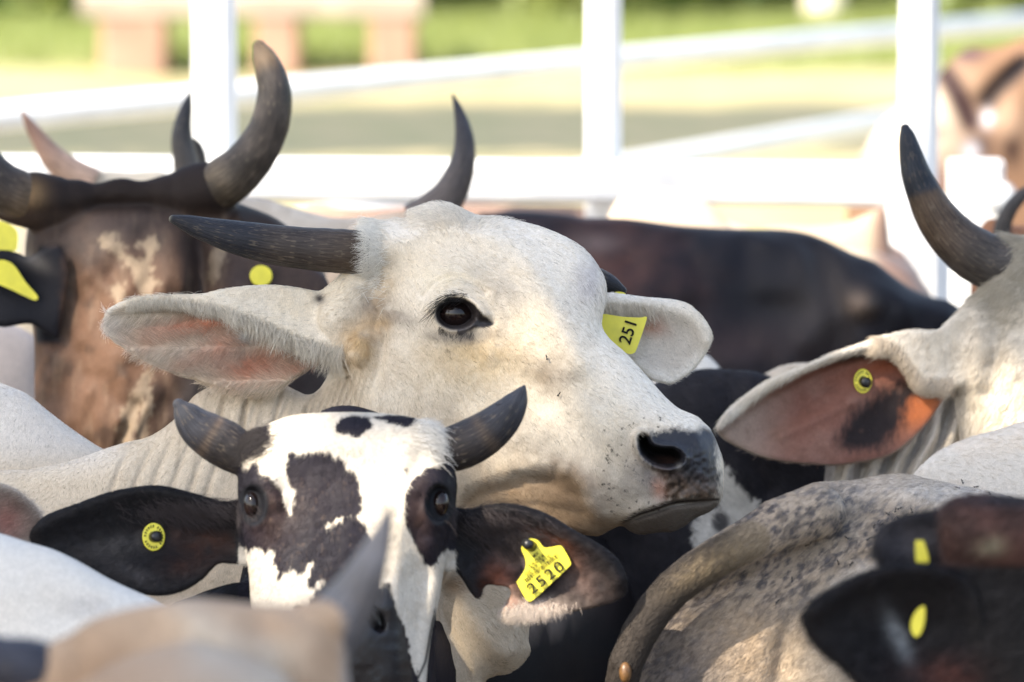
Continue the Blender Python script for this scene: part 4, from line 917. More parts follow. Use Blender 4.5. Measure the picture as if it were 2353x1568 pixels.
    def colf(x, y, z, N):
        n1 = fbm(x/70, y/70, 0, 3, 4); n2 = fbm(x/20, y/20, 0, 7, 3); n3 = vn(x/4.5, y/4.5, z/9, 4)
        c = np.tile(np.array((0.55,0.49,0.40)), (len(x), 1)); ro = np.full(len(x), 0.68)
        c = mixc(c, np.clip(0.4+0.8*n1, 0, 1)*0.5, (0.57,0.54,0.49)); c = mixc(c, np.clip(n2-0.2, 0, 1)*0.5, (0.55,0.43,0.30))
        blk = np.array((0.0135,0.0115,0.017))
        m = inpoly(x, y, main, 2.5, 5, 0.07, 3); m = np.maximum(m, inpoly(x, y, righte, 2.5, 4, 0.07, 5))
        m = np.maximum(m, inpoly(x, y, s1, 2.5, 3, 0.1, 6)); m = np.maximum(m, inpoly(x, y, s2, 2.5, 3, 0.1, 7)); m = np.maximum(m, sst(7, 3, np.hypot(x-932, y-1079)))
        m = np.maximum(m, sst(5, 2, np.hypot(x-1010, y-1250)))
        hornl = (x < 620)*(y < 1095)*sst(634, 618, x-0.25*(y-975)+8*n2)*sst(1035, 1010, y+0.35*(x-540)*0+6*n2); m = np.maximum(m, hornl)
        m = np.maximum(m, (x > 1000)*(y < 1100)*sst(1010, 1022, x+6*n2)*sst(985, 1000, y))
        m = np.maximum(m, (z < -90)*1.0)
        m = np.maximum(m, ((x < 548) | (x > 1046))*(y > 1095)*1.0)
        bc = np.tile(blk, (len(x), 1)); earz = (((x < 548) | (x > 1046))*(y > 1095)*1.0); bc = mixc(bc, earz, (0.009,0.008,0.009))
        for (cx, cy, sx, sy, am) in ((640,1165,40,40,0.6),(615,1215,30,50,0.4),(960,1190,22,60,0.7),(880,1470,60,60,0.5),(740,1120,80,60,0.1)):
            bc = mixc(bc, np.clip(gs(x, y, cx, cy, sx, sy)*am*0.5*(1+0.5*n2), 0, 1), (0.070,0.036,0.022))
        earm = ((x < 540) | (x > 1060))*(y > 1090)*(z > -140)*1.0
        for (cx, cy, sx, sy, a, am, rgb) in ((455,1240,60,18,5,0.6,(0.055,0.018,0.008)),(440,1290,45,20,-10,0.4,(0.05,0.018,0.010)),(1150,1320,22,34,20,0.9,(0.16,0.05,0.025)),(1290,1310,70,34,40,0.6,(0.05,0.028,0.022)),(1345,1355,70,34,20,0.5,(0.035,0.024,0.020)),(1235,1230,50,8,20,0.8,(0.12,0.04,0.02)),(1320,1300,14,40,-30,0.5,(0.13,0.05,0.025)),(1180,1275,30,28,0,0.7,(0.17,0.13,0.12)),(1215,1405,60,18,-6,1.0,(0.42,0.33,0.27)),(1330,1330,36,24,30,0.4,(0.13,0.10,0.09)),(290,1250,70,16,-10,0.35,(0.10,0.09,0.085)),(300,1320,40,14,20,0.35,(0.10,0.09,0.09)),(1170,1385,20,24,0,0.7,(0.36,0.22,0.16))):
            bc = mixc(bc, earm*np.clip(gs(x, y, cx, cy, sx, sy, a)*am*(1+0.9*n2), 0, 1), rgb)
        c = c*(1-m[:, None])+bc*m[:, None]; ro = ro*(1-m)+0.52*m
        c = mixc(c, m*sst(0.55, 0.95, vn(x/5, y/5, 0, 44))*(y > 1100)*(x > 600)*(x < 900)*0.15, (0.3,0.2,0.13))
        for (cx, cy) in (EL, ER):
            d = np.sqrt(((x-cx)/34)**2+((y-cy)/48)**2); e = sst(1.15, 0.95, d); c = mixc(c, e, (0.007,0.007,0.009)); ro = ro*(1-e)+0.6*e
        ns = inpoly(x, y, [(893,1345),(905,1390),(925,1440),(940,1510),(930,1600),(680,1620),(650,1500),(690,1410),(760,1385),(830,1380),(865,1360)], 6); c = mixc(c, ns, (0.011,0.010,0.012)); ro = ro*(1-ns)+0.36*ns
        for nx in (868, 700):
            c = mixc(c, sst(1.0, 0.7, np.sqrt(((x-nx-0.35*(y-1416))/15)**2+((y-1416)/28)**2)), (0.004,0.004,0.004))
        c = mixc(c, np.exp(-(pdist(x, y, [(1000,1400),(990,1450),(978,1520),(960,1560)], False)/3)**2)*(x > 950), (0.02,0.02,0.02))
        return np.clip(c*(1+0.06*n3[:, None]), 0.004, 0.85), ro
    J = P(760, 1560, 7.5)
    o, B = animal_body(fr, L, colf, root, v=VH, smooth=1, trunk=trunk_parts(J, 78, 0.9, 0.15, drop=0.12), clip=(40, 1480, 880, 1770, -420, 300))
    for (cx, cy) in (EL, ER):
        ball('eye', fr.W(cx, cy, FRONT(B, cx, cy, 5)-14), 33*fr.s0, EYE, root, sc=(0.66, 0.92, 0.7))
    def hc(t, n):
        c = lerp((0.022,0.018,0.017), (0.040,0.042,0.052), sst(0.2, 1.0, t)); c = mixc(c, np.exp(-((t-0.5)/0.05)**2)*0.35, (0.13,0.085,0.05)); return c*(1+0.5*n[:, None])
    horn(fr, [(590,1048,10,50),(553,1042,6,51),(512,1018,0,55),(480,1000,0,51),(450,978,4,44),(426,950,12,31),(411,930,18,14)], root, hc)
    horn(fr, [(980,1040,10,48),(1022,1036,6,51),(1068,1022,0,54),(1118,994,0,50),(1158,960,6,42),(1186,924,14,28),(1200,898,22,12),(1204,890,24,5)], root, hc)
    def zr(x, y): return FRONT(B, 1245, 1310, 60)+4-0.05*(x-1200)
    T = [(1198,1262),(1205,1246),(1218,1238),(1236,1242),(1250,1258),(1268,1257),(1288,1254),(1297,1264),(1311,1292),(1306,1304),(1270,1338),(1226,1378),(1213,1381),(1205,1372),(1188,1340),(1190,1334),(1206,1308),(1207,1285)]
    tg = tag_quad('ear_tag', fr, T, zr, root)
    # lettering on the tag: direction along the baseline, up the page
    a = R(38.5); s0 = fr.s0
    def lay(cx, cy, nm, st, size, off=4.5, ex=1.0):
        o_ = fr.W(cx, cy, zr(cx, cy)+off); X = RT*math.cos(a)+UP*math.sin(a); Y = -RT*math.sin(a)+UP*math.cos(a); X = X+FW*0.039; Y = Y-FW*0.031
        M = Matrix(((X[0]*ex, Y[0], -FW[0], o_[0]), (X[1]*ex, Y[1], -FW[1], o_[1]), (X[2]*ex, Y[2], -FW[2], o_[2]), (0, 0, 0, 1)))
        t = text_mesh(nm, st, size*s0, M, root, INK, 1.25 if size > 20 else 1.1); return t
    tx = [lay(1261, 1337, 'digits', '2520', 36, ex=1.15), lay(1236, 1292, 'lettering', 'SADER', 12, ex=1.2), lay(1238, 1302, 'lettering', '00 27 1910', 11, ex=1.3), lay(1233, 1278, 'lettering', 'MX', 11)]
    # bar code
    V = []; F = []; rr = random.Random(5); u = 0
    while u < 94:
        wd = rr.choice((1.2, 2.0, 3.2)); q = len(V)
        for (uu, vv) in ((u, 0), (u+wd, 0), (u+wd, 10), (u, 10)):
            dx = uu-47; x = 1243+dx*math.cos(a)-vv*math.sin(a)*1.0+4; y = 1306-dx*math.sin(a)-vv*math.cos(a)+4; V.append(fr.W(x, y, zr(x, y)+3.4))
        F.append((q, q+1, q+2, q+3)); u += wd+rr.choice((1.2, 1.8, 2.6))
    tx.append(mesh('barcode', V, F, INK, root, smooth=False))
    for t in tx:
        t.parent = tg
    zz = zr(1214, 1252)
    V, aa = tube_rings([fr.W(1222, 1256, zz-4), fr.W(1214, 1252, zz+14), fr.W(1208, 1248, zz+26)], np.array([13, 13, 11])*s0, n=16); st = mesh('tag_stud', V, tube_faces(3, 16), BLK, root)
    # round tag in the other ear
    zl = FRONT(B, 353, 1234, 30)+3
    disc_tag(fr, (353, 1234), 26, 32, zl, root, (362, 1233), 13)
    def flow(x, y):
        fx = (x-790)/250.0; fy = 0.6+0.5*sst(1050, 1150, y)-0.9*sst(1060, 990, y)
        L_ = (x < 548) & (y > 1095); R_ = (x > 1046) & (y > 1095); fx = np.where(L_, -1.0, np.where(R_, 1.0, fx)); fy = np.where(L_ | R_, 0.3, fy)
        return fx+0.2*vn(x/50, y/50, 0, 1), fy+0.2*vn(x/50, y/50, 0, 2)
    if FURON:
        eyes = lambda x, y: sst(0.95, 1.15, np.sqrt(((x-EL[0])/34)**2+((y-EL[1])/48)**2))*sst(0.95, 1.15, np.sqrt(((x-ER[0])/34)**2+((y-ER[1])/48)**2))*sst(1400, 1340, y-0.0*x+60*sst(880, 960, x)*-1)
        fur(B, fr, root, int(60000*FURON), 0.0060, 0.00018, flow, dens=lambda x, y, z: eyes(x, y), lift=0.12, var=0.06, seed=21)
        fur(B, fr, root, int(1800*max(FURON, .3)), 0.026, 0.00022, lambda x, y: (1.0+0*x, -0.15+0.5*vn(x/9, y/9, 0, 3)), dens=lambda x, y, z: gs(x, y, 1003, 992, 20, 22), lift=0.4, colf=lambda x, y, r: np.tile((0.66,0.63,0.58), (len(x), 1)), seed=22, jit=0.5)
        fur(B, fr, root, int(1800*max(FURON, .3)), 0.022, 0.00022, lambda x, y: (-1.0+0*x, 0.2+0.5*vn(x/9, y/9, 0, 3)), dens=lambda x, y, z: gs(x, y, 575, 1010, 26, 18), lift=0.4, colf=lambda x, y, r: np.tile((0.03,0.025,0.025), (len(x), 1)), seed=23, jit=0.5)
        fur(B, fr, root, int(1600*max(FURON, .3)), 0.011, 0.00022, lambda x, y: (0.5*vn(x/9, y/9, 0, 3), 1.0+0*x), dens=lambda x, y, z: gs(x, y, 1205, 1404, 36, 10, -5), lift=0.4, colf=lambda x, y, r: np.tile((0.50,0.42,0.35), (len(x), 1)), seed=24, jit=0.6)
        fur(B, fr, root, int(2600*max(FURON, .3)), 0.024, 0.00020, lambda x, y: (0.7+0*x, 0.7+0*x), dens=lambda x, y, z: gs(x, y, 1150, 1220, 50, 22, 20)+gs(x, y, 430, 1170, 60, 14), lift=0.4, colf=lambda x, y, r: np.tile((0.05,0.04,0.04), (len(x), 1)), seed=25, jit=0.5)
    return root, fr, B
def disc_tag(fr, c, rx, ry, z, parent, hub, hr, ang=0, stem=True, m=None):
    """round yellow ear tag with a ring of printed ticks and a black stud"""
    n = 28; a = np.linspace(0, 2*np.pi, n, endpoint=False)
    V = []
    for zz, q in ((z-2, 1.0), (z+2, 1.0), (z+3, 0.93), (z+3, 0.5)):
        for t in a: V.append(fr.W(c[0]+rx*q*math.cos(t), c[1]+ry*q*math.sin(t), zz+ang*math.cos(t)*q))
    F = []
    for i in range(3):
        for j in range(n): F.append((i*n+j, (i+1)*n+j, (i+1)*n+(j+1) % n, i*n+(j+1) % n))
    F.append(tuple(range(n))); F.append(tuple(3*n+j for j in range(n)))
    tg = mesh('ear_tag', V, F, YEL, parent, smooth=False)
    if not stem: return tg
    V = []; F = []
    for k in range(22):
        t = 2*math.pi*k/22+0.1
        if k % 7 == 3: continue
        q = len(V)
        for dt, rr in ((-0.07, 0.66), (0.07, 0.66), (0.07, 0.86), (-0.07, 0.86)):
            V.append(fr.W(c[0]+rx*rr*math.cos(t+dt), c[1]+ry*rr*math.sin(t+dt), z+3.8+ang*math.cos(t)*rr))
        F.append((q, q+1, q+2, q+3))
    mk = mesh('number_ring', V, F, INK, parent, smooth=False); mk.parent = tg
    V, _ = tube_rings([fr.W(c[0], c[1], z), fr.W(hub[0], hub[1], z+16), fr.W(hub[0]+1, hub[1], z+20)], np.array([hr, hr, hr*0.6])*fr.s0, n=16)
    mesh('tag_stud', V, tube_faces(3, 16), BLK, parent)
    return tg
def horncol(a, b, mid=None, n0=0.4):
    def f(t, n):
        c = lerp(a, b, sst(0.1, 0.9, t))
        if mid is not None: c = mixc(c, np.exp(-((t-0.12)/0.12)**2)*0.6, mid)
        return c*(1+n0*n[:, None])
    return f
# ============================================================ brown cow seen from behind with wide lyre horns
def brown_cow():
    fr = Frame(8.35)
    root = root_at('cow', 250, 1200, 8.6, 'brown cow seen from behind, wide upright horns and tan blotches on its neck')
    neck = [(70,500),(140,470),(250,455),(400,450),(500,455),(570,475),(640,505),(700,560),(740,620),(765,690),(770,800),(760,900),(700,1050),(600,1250),(200,1300),(100,1150),(85,1000),(80,900),(78,780),(66,700),(55,600)]
    def nrel(X, Y):
        r = -46*ridge(X, Y, [(455,540),(468,620),(470,700),(480,800)], 20)+18*ridge(X, Y, [(300,520),(330,650),(300,800),(290,950)], 50)
        r += -22*ridge(X, Y, [(130,620),(150,700),(140,780)], 20)-14*ridge(X, Y, [(330,930),(300,1000),(285,1060)], 9)+12*ridge(X, Y, [(350,930),(325,1000),(310,1060)], 10)
        for k in range(7): r += -4*ridge(X, Y, [(170+k*38,860),(150+k*40,940),(150+k*36,1030)], 6)
        r += -6*ridge(X, Y, [(110,560),(160,600),(175,680)], 8)
        return r+16*vn(X/70, Y/70, 0, 4)+6*vn(X/24, Y/30, 0, 6)-26*ridge(X, Y, [(330,540),(350,640),(330,740)], 22)+18*gs(X, Y, 240, 560, 60, 50)
    L = [Layer(neck, k=0.75, zc=lambda X, Y: -60+0.1*(Y-700), relief=nrel, h=6, smooth=20)]
    crest = [(-30,420),(20,405),(66,402),(90,402),(128,414),(160,424),(220,422),(257,412),(286,409),(323,416),(359,409),(385,407),(410,394),(440,382),(480,380),(520,400),(540,440),(520,480),(476,492),(400,476),(330,470),(240,470),(147,490),(90,515),(40,520),(-20,490)]
    L.append(Layer(crest, k=0.8, zc=-10, h=5, smooth=20, relief=lambda X, Y: 5*vn(X/25, Y/25, 0, 3)))
    L += [Cap([(400,447,-10,40),(440,446,-8,56),(478,438,-3,61)], smooth=26), Cap([(170,456,-10,38),(125,460,-8,52),(84,459,-3,58)], smooth=26)]
    ear1 = [(130,560),(70,590),(40,580),(0,574),(-60,590),(-120,640),(-60,720),(0,752),(30,750),(70,745),(100,762),(132,782),(140,760),(150,700),(160,620)]
    L.append(Layer(ear1, k=0.5, zc=90, cap=16, bend=lambda X, Y: -16*gs(X, Y, 40, 670, 60, 40), h=5, smooth=20))
    L.append(Layer([(480,640),(520,590),(570,560),(640,570),(710,610),(755,650),(740,720),(640,740),(540,720)], k=0.5, zc=60, cap=18, h=5, smooth=26))
    def colf(x, y, z, N):
        n1 = fbm(x/90, y/90, 0, 3, 4); n2 = fbm(x/30, y/30, 0, 7, 3); n3 = fbm(x/14, y/60, 0, 9, 2)
        c = np.tile(np.array((0.034,0.022,0.017)), (len(x), 1)); ro = np.full(len(x), 0.6)
        lit = np.clip(gs(x, y, 260, 760, 150, 150)+gs(x, y, 150, 900, 80, 110)*0.9+0.3*n1, 0, 1)  # sunlit part of the neck, painted into the coat as lighter brown
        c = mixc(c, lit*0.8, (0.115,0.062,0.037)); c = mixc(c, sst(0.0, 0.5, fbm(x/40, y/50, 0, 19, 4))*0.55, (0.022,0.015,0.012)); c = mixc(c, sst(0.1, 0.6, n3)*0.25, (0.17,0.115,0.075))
        c = mixc(c, gs(x, y, 230, 530, 120, 50)*0.5, (0.085,0.066,0.058))
        cr = sst(505, 470, y-0.0*x); c = mixc(c, cr, (0.018,0.012,0.010)); c = mixc(c, cr*np.clip(gs(x, y, 75, 445, 22, 24), 0, 1), (0.16,0.10,0.05))
        for pl in ([(225,550),(262,535),(275,560),(300,590),(322,600),(330,580),(318,560),(345,545),(365,560),(350,590),(345,620),(365,650),(350,665),(335,690),(318,670),(300,625),(280,600),(250,575)],
                   [(260,650),(285,655),(290,690),(270,700),(256,680)], [(290,700),(318,690),(322,730),(300,735)], [(275,970),(300,910),(335,850),(345,880),(320,960),(300,1060),(275,1080)], [(330,900),(350,880),(345,960),(320,1040),(315,1010)], [(480,600),(500,560),(520,580),(500,640),(485,660)]):
            c = mixc(c, inpoly(x, y, pl, 8, 9, 0.06, 4)*0.6, (0.27,0.21,0.145))
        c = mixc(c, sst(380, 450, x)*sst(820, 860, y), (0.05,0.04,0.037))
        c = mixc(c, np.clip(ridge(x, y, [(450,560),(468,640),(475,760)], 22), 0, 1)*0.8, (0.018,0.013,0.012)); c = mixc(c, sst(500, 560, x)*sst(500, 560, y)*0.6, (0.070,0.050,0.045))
        c = mixc(c, sst(168, 130, x+10*n2)*sst(555, 575, y)*sst(800, 780, y)*(z > 5), (0.009,0.009,0.012))
        c = mixc(c, np.clip(gs(x, y, 80, 600, 26, 12, 30), 0, 1)*0.6, (0.16,0.14,0.12))
        return c, ro
    J = P(300, 1150, 8.55)
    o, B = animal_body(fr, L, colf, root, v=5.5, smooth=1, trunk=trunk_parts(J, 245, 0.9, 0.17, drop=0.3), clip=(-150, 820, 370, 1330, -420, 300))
    hb = horncol((0.055,0.042,0.032), (0.046,0.038,0.034), (0.17,0.125,0.07), 0.9)
    def hcr(t, n):
        c = hb(t, n); c = mixc(c, sst(0.30, 0.06, t+0.06*n), (0.02,0.014,0.011)); c = mixc(c, sst(0.80, 0.9, t), (0.13,0.09,0.055)); c = mixc(c, np.exp(-((t-0.72)/0.06)**2)*0.6, (0.025,0.022,0.02)); return c
    horn(fr, [(430,447,-10,46),(470,440,-5,54),(510,422,5,58),(555,388,15,54),(590,345,25,50),(615,300,35,46),(627,255,40,43),(630,210,40,39),(620,165,35,34),(605,128,28,26),(596,108,24,16)], root, hcr)
    horn(fr, [(130,462,-10,42),(85,460,-5,51),(40,448,5,58),(0,425,15,56),(-40,385,25,52),(-70,330,35,46),(-85,270,40,38),(-80,215,40,26),(-70,180,40,10)], root, horncol((0.040,0.030,0.024), (0.040,0.032,0.03), (0.15,0.10,0.055), 0.9))
    tag_quad('ear_tag', fr, [(-30,600),(0,598),(16,600),(34,612),(60,650),(86,680),(84,689),(72,688),(30,668),(0,655),(-30,640)], lambda x, y: 118-0.1*(x-20), root)
    tag_quad('ear_tag', fr, [(-30,512),(0,508),(28,520),(40,536),(40,560),(34,577),(0,576),(-30,570)], 60, root)
    disc_tag(fr, (600, 634), 26, 24, FRONT(B, 600, 633, 26)+6, root, (603, 630), 6, stem=False)
    return root
# ============================================================ animals further back: horns over backs, blurred
def horned_behind_post():
    fr = Frame(8.95)
    root = root_at('cow', 540, 1100, 9.2, 'pale cow with slim upright grey horns, mostly behind the brown cow')
    L = [Layer([(380,470),(420,400),(470,385),(520,420),(560,452),(620,462),(680,478),(760,500),(860,520),(900,700),(700,900),(420,900),(330,700)], k=0.5, zc=-60, h=8, smooth=20)]
    def colf(x, y, z, N):
        n1 = fbm(x/60, y/60, 0, 3, 3); c = np.tile(np.array((0.50,0.42,0.33)), (len(x), 1))
        c = mixc(c, sst(560, 530, x+20*n1), (0.10,0.085,0.085)); c = mixc(c, sst(0.0, 0.4, n1)*sst(560, 600, x)*0.6, (0.62,0.54,0.44)); return c, np.full(len(x), 0.65)
    animal_body(fr, L, colf, root, v=8, trunk=trunk_parts(P(560, 950, 9.2), 140, 0.85, 0.15, drop=0.4), clip=(300, 960, 370, 900, -300, 260))
    horn(fr, [(440,440,0,34),(432,400,0,31),(424,360,4,28),(418,320,8,25),(420,285,12,20),(429,245,14,13),(437,212,14,3)], root, horncol((0.065,0.056,0.05), (0.026,0.027,0.032)))
    horn(fr, [(462,420,-90,16),(463,385,-90,15),(460,352,-90,12),(452,330,-90,8),(446,320,-90,3)], root, horncol((0.07,0.06,0.05), (0.03,0.028,0.028)))
    return root
def pink_horned():
    fr = Frame(9.25)
    root = root_at('cow', 260, 1050, 9.5, 'pale cow with a pinkish horn behind the brown cow, at far left')
    L = [Layer([(60,500),(110,440),(180,402),(240,392),(300,396),(360,392),(400,405),(440,440),(460,700),(400,900),(120,900),(40,700)], k=0.5, zc=-40, h=8)]
    colf = lambda x, y, z, N: (np.tile(np.array((0.66,0.55,0.40)), (len(x), 1))*(1+0.1*fbm(x/50, y/50, 0, 2, 3))[:, None], np.full(len(x), 0.65))
    animal_body(fr, L, colf, root, v=8, trunk=trunk_parts(P(200, 850, 9.4), 150, 0.85, 0.15, drop=0.3), clip=(0, 500, 370, 900, -300, 260))
    horn(fr, [(215,425,0,38),(180,408,0,38),(150,388,5,34),(118,358,10,28),(92,322,14,20),(70,290,18,13),(52,258,20,4)], root, horncol((0.42,0.28,0.20), (0.30,0.17,0.12)))
    return root
def single_horn():
    fr = Frame(8.85)
    root = root_at('cow', 980, 1050, 9.2, 'cream cow behind the hero head with one grey curved horn standing upright'.replace('the hero head', 'the central white head'))
    L = [Layer([(780,560),(820,510),(880,492),(930,486),(1000,480),(1060,492),(1110,530),(1140,700),(1100,950),(800,950),(740,700)], k=0.5, zc=-20, h=8)]
    colf = lambda x, y, z, N: (np.tile(np.array((0.56,0.43,0.31)), (len(x), 1))*(1+0.15*fbm(x/50, y/50, 0, 2, 3))[:, None], np.full(len(x), 0.65))
    animal_body(fr, L, colf, root, v=8, trunk=trunk_parts(P(980, 900, 9.05), 60, 0.85, 0.15, drop=0.35), clip=(700, 1180, 460, 950, -300, 260))
    horn(fr, [(950,512,-10,46),(990,490,-6,46),(1027,455,0,41),(1052,408,6,34),(1066,358,10,27),(1066,308,12,21),(1055,258,12,12),(1041,219,10,3)], root, horncol((0.10,0.08,0.07), (0.030,0.030,0.038)))
    return root
def brown_back_far():
    fr = Frame(11.2)
    root = root_at('cow', 1150, 1050, 11.25, 'reddish brown back seen through the gap under the thick white rail')
    L = [Layer([(640,640),(650,520),(700,480),(760,472),(850,478),(960,470),(1070,466),(1200,470),(1345,474),(1400,500),(1430,640),(1300,820),(800,820)], k=0.42, zc=0, h=9)]
    def colf(x, y, z, N):
        n1 = fbm(x/60, y/60, 0, 3, 3); c = np.tile(np.array((0.22,0.15,0.12)), (len(x), 1)); c = mixc(c, sst(900, 700, x+60*n1)*0.7, (0.38,0.28,0.21)); return c, np.full(len(x), 0.65)
    animal_body(fr, L, colf, root, v=10, clip=(600, 1460, 450, 820, -260, 240), trunk=legs_only([P(760, 760, 11.2), P(1280, 760, 11.2)]))
    return root
def legs_only(bs, sep=0.14):
    out = []
    for b in bs:
        for s in (-1, 1):
            q = b+FW*s*sep; q[2] = b[2]; out.append([[q[0], q[1], q[2], .15], [q[0], q[1], q[2]*0.5, .075], [q[0]+.02, q[1], .12, .045], [q[0], q[1], .045, .05]])
    return out
def dark_cow():
    fr = Frame(9.35)
    root = root_at('cow', 1700, 1150, 9.4, 'black brown cow with smooth dark back and tan hip, behind the central white cow')
    L = [Layer([(1080,520),(1130,490),(1200,485),(1300,492),(1345,500),(1440,502),(1560,518),(1700,526),(1790,527),(1850,535),(1900,553),(1960,583),(2010,601),(2050,632),(2095,664),(2140,682),(2180,690),(2215,720),(2240,790),(2200,900),(2050,960),(1900,1200),(1500,1250),(1100,1250),(1000,800)],
               k=0.55, zc=0, h=8, relief=lambda X, Y: -30*ridge(X, Y, [(1870,560),(1890,640),(1920,740),(1900,840)], 26)+26*gs(X, Y, 1975, 702, 26, 24)-16*gs(X, Y, 1990, 745, 24, 18)+16*ridge(X, Y, [(2000,660),(2080,690),(2170,720)], 24)+26*vn(X/120, Y/120, 0, 5)+10*vn(X/45, Y/60, 0, 9)+20*gs(X, Y, 1400, 700, 120, 90)-24*ridge(X, Y, [(1560,560),(1600,660),(1580,780)], 26))]
    def colf(x, y, z, N):
        n1 = fbm(x/90, y/70, 0, 3, 3); c = np.tile(np.array((0.011,0.011,0.014)), (len(x), 1))
        c = mixc(c, np.clip(gs(x, y, 1390, 640, 130, 100)*(0.8+1.2*n1), 0, 1), (0.070,0.033,0.026)); c = mixc(c, np.clip(gs(x, y, 1240, 560, 90, 30)*(0.6+n1), 0, 1), (0.07,0.045,0.045)); c = mixc(c, np.clip(gs(x, y, 1640, 800, 200, 40)*0.7, 0, 1), (0.05,0.032,0.030))
        c = mixc(c, np.clip(gs(x, y, 1370, 560, 40, 16), 0, 1)*0.6, (0.15,0.11,0.10)); c = mixc(c, np.clip(gs(x, y, 1880, 700, 60, 80)*0.6, 0, 1), (0.085,0.068,0.058))
        c = mixc(c, np.clip(gs(x, y, 1975, 698, 22, 20, 40)*1.1, 0, 1), (0.17,0.12,0.085)); return c, np.full(len(x), 0.5)
    animal_body(fr, L, colf, root, v=8, clip=(960, 2300, 450, 1260, -340, 320), trunk=legs_only([P(1250, 1270, 9.35), P(1900, 1230, 9.35)]))
    return root
def cream_hump():
    fr = Frame(10.05)
    root = root_at('cow', 1560, 1000, 10.1, 'cream hump of a cow just in front of the white fence')
    L = [Layer([(1330,640),(1380,540),(1405,480),(1430,448),(1460,434),(1500,430),(1550,436),(1600,450),(1640,475),(1670,510),(1720,560),(1760,640),(1700,760),(1400,760)], k=0.5, zc=0, h=9)]
    def colf(x, y, z, N):
        c = np.tile(np.array((0.58,0.46,0.34)), (len(x), 1)); c = mixc(c, np.clip(gs(x, y, 1540, 480, 40, 20, 20), 0, 1)*0.5, (0.38,0.32,0.29)); return c, np.full(len(x), 0.7)
    animal_body(fr, L, colf, root, v=10, clip=(1300, 1800, 400, 780, -260, 240), trunk=legs_only([P(1460, 720, 10.05), P(1660, 720, 10.05)]))
    return root
def left_pale():
    fr = Frame(8.75)
    root = root_at('cow', -150, 1200, 8.9, 'pale pinkish flank at the left edge, below the black tagged ear')
    L = [Layer([(-300,730),(-60,735),(20,745),(70,765),(92,800),(100,900),(140,960),(150,1200),(-300,1300)], k=0.5, zc=-60, h=8)]
    colf = lambda x, y, z, N: (np.tile(np.array((0.60,0.50,0.43)), (len(x), 1))*(1+0.12*fbm(x/60, y/60, 0, 2, 3))[:, None], np.full(len(x), 0.65))
    animal_body(fr, L, colf, root, v=9, clip=(-340, 200, 700, 1330, -260, 240), trunk=trunk_parts(P(-330, 1250, 9.0), 170, 0.9, 0.16, drop=0.3))
    return root
# ============================================================ black cow between muzzle and right ear
def black_mid():
    fr = Frame(8.2)
    root = root_at('cow', 1450, 1300, 8.3, 'black cow with a ragged white patch, right below the white cow\'s muzzle')
    L = [Layer([(1330,1000),(1400,930),(1500,884),(1560,858),(1620,848),(1700,851),(1740,855),(1775,868),(1830,890),(1900,960),(1950,1050),(1960,1200),(1900,1500),(1880,1760),(1200,1760),(1150,1500),(1200,1300),(1260,1150)], k=0.40, zc=0, h=8,
               relief=lambda X, Y: 10*vn(X/90, Y/90, 0, 5)-12*ridge(X, Y, [(1680,900),(1700,1000),(1760,1120)], 20))]
    L.append(Layer([(1700,900),(1765,855),(1800,840),(1840,834),(1900,840),(1960,900),(1960,1000),(1800,1000)], k=0.5, zc=-160, h=8, smooth=6))
    def colf(x, y, z, N):
        n1 = fbm(x/60, y/60, 0, 3, 3); n3 = fbm(x/8, y/20, 0, 5, 2); c = np.tile(np.array((0.013,0.012,0.015)), (len(x), 1)); c = mixc(c, np.clip(0.4+n1+0.6*n3, 0, 1)*0.4, (0.035,0.031,0.033))
        m = inpoly(x, y, [(1640,1085),(1668,1075),(1690,1110),(1720,1140),(1755,1165),(1750,1185),(1700,1215),(1650,1250),(1600,1262),(1590,1220),(1610,1170),(1650,1160)], 6, 10, 0.08, 3); m = m*(1-0.9*sst(26, 14, np.hypot(x-1655, (y-1200)*0.8)))
        c = mixc(c, m, (0.48,0.46,0.41)); c = mixc(c, (z < -130)*sst(1740, 1765, x)*1.0*sst(930, 900, y), (0.55,0.47,0.37)); return c, np.full(len(x), 0.6)
    o, B = animal_body(fr, L, colf, root, v=6, clip=(1120, 2000, 810, 1790, -320, 300), trunk=legs_only([P(1350, 1850, 8.2), P(1800, 1850, 8.2)]))
    horn(fr, [(1500,1425,60,44),(1455,1438,66,38),(1410,1452,72,27),(1370,1465,76,15),(1336,1476,80,3)], root, horncol((0.03,0.026,0.022), (0.055,0.045,0.035)))
    if FURON: fur(B, fr, root, int(16000*FURON), 0.011, 0.00025, lambda x, y: (0.6+0*x, 0.6+0*x), lift=0.2, var=0.25, seed=31)
    return root
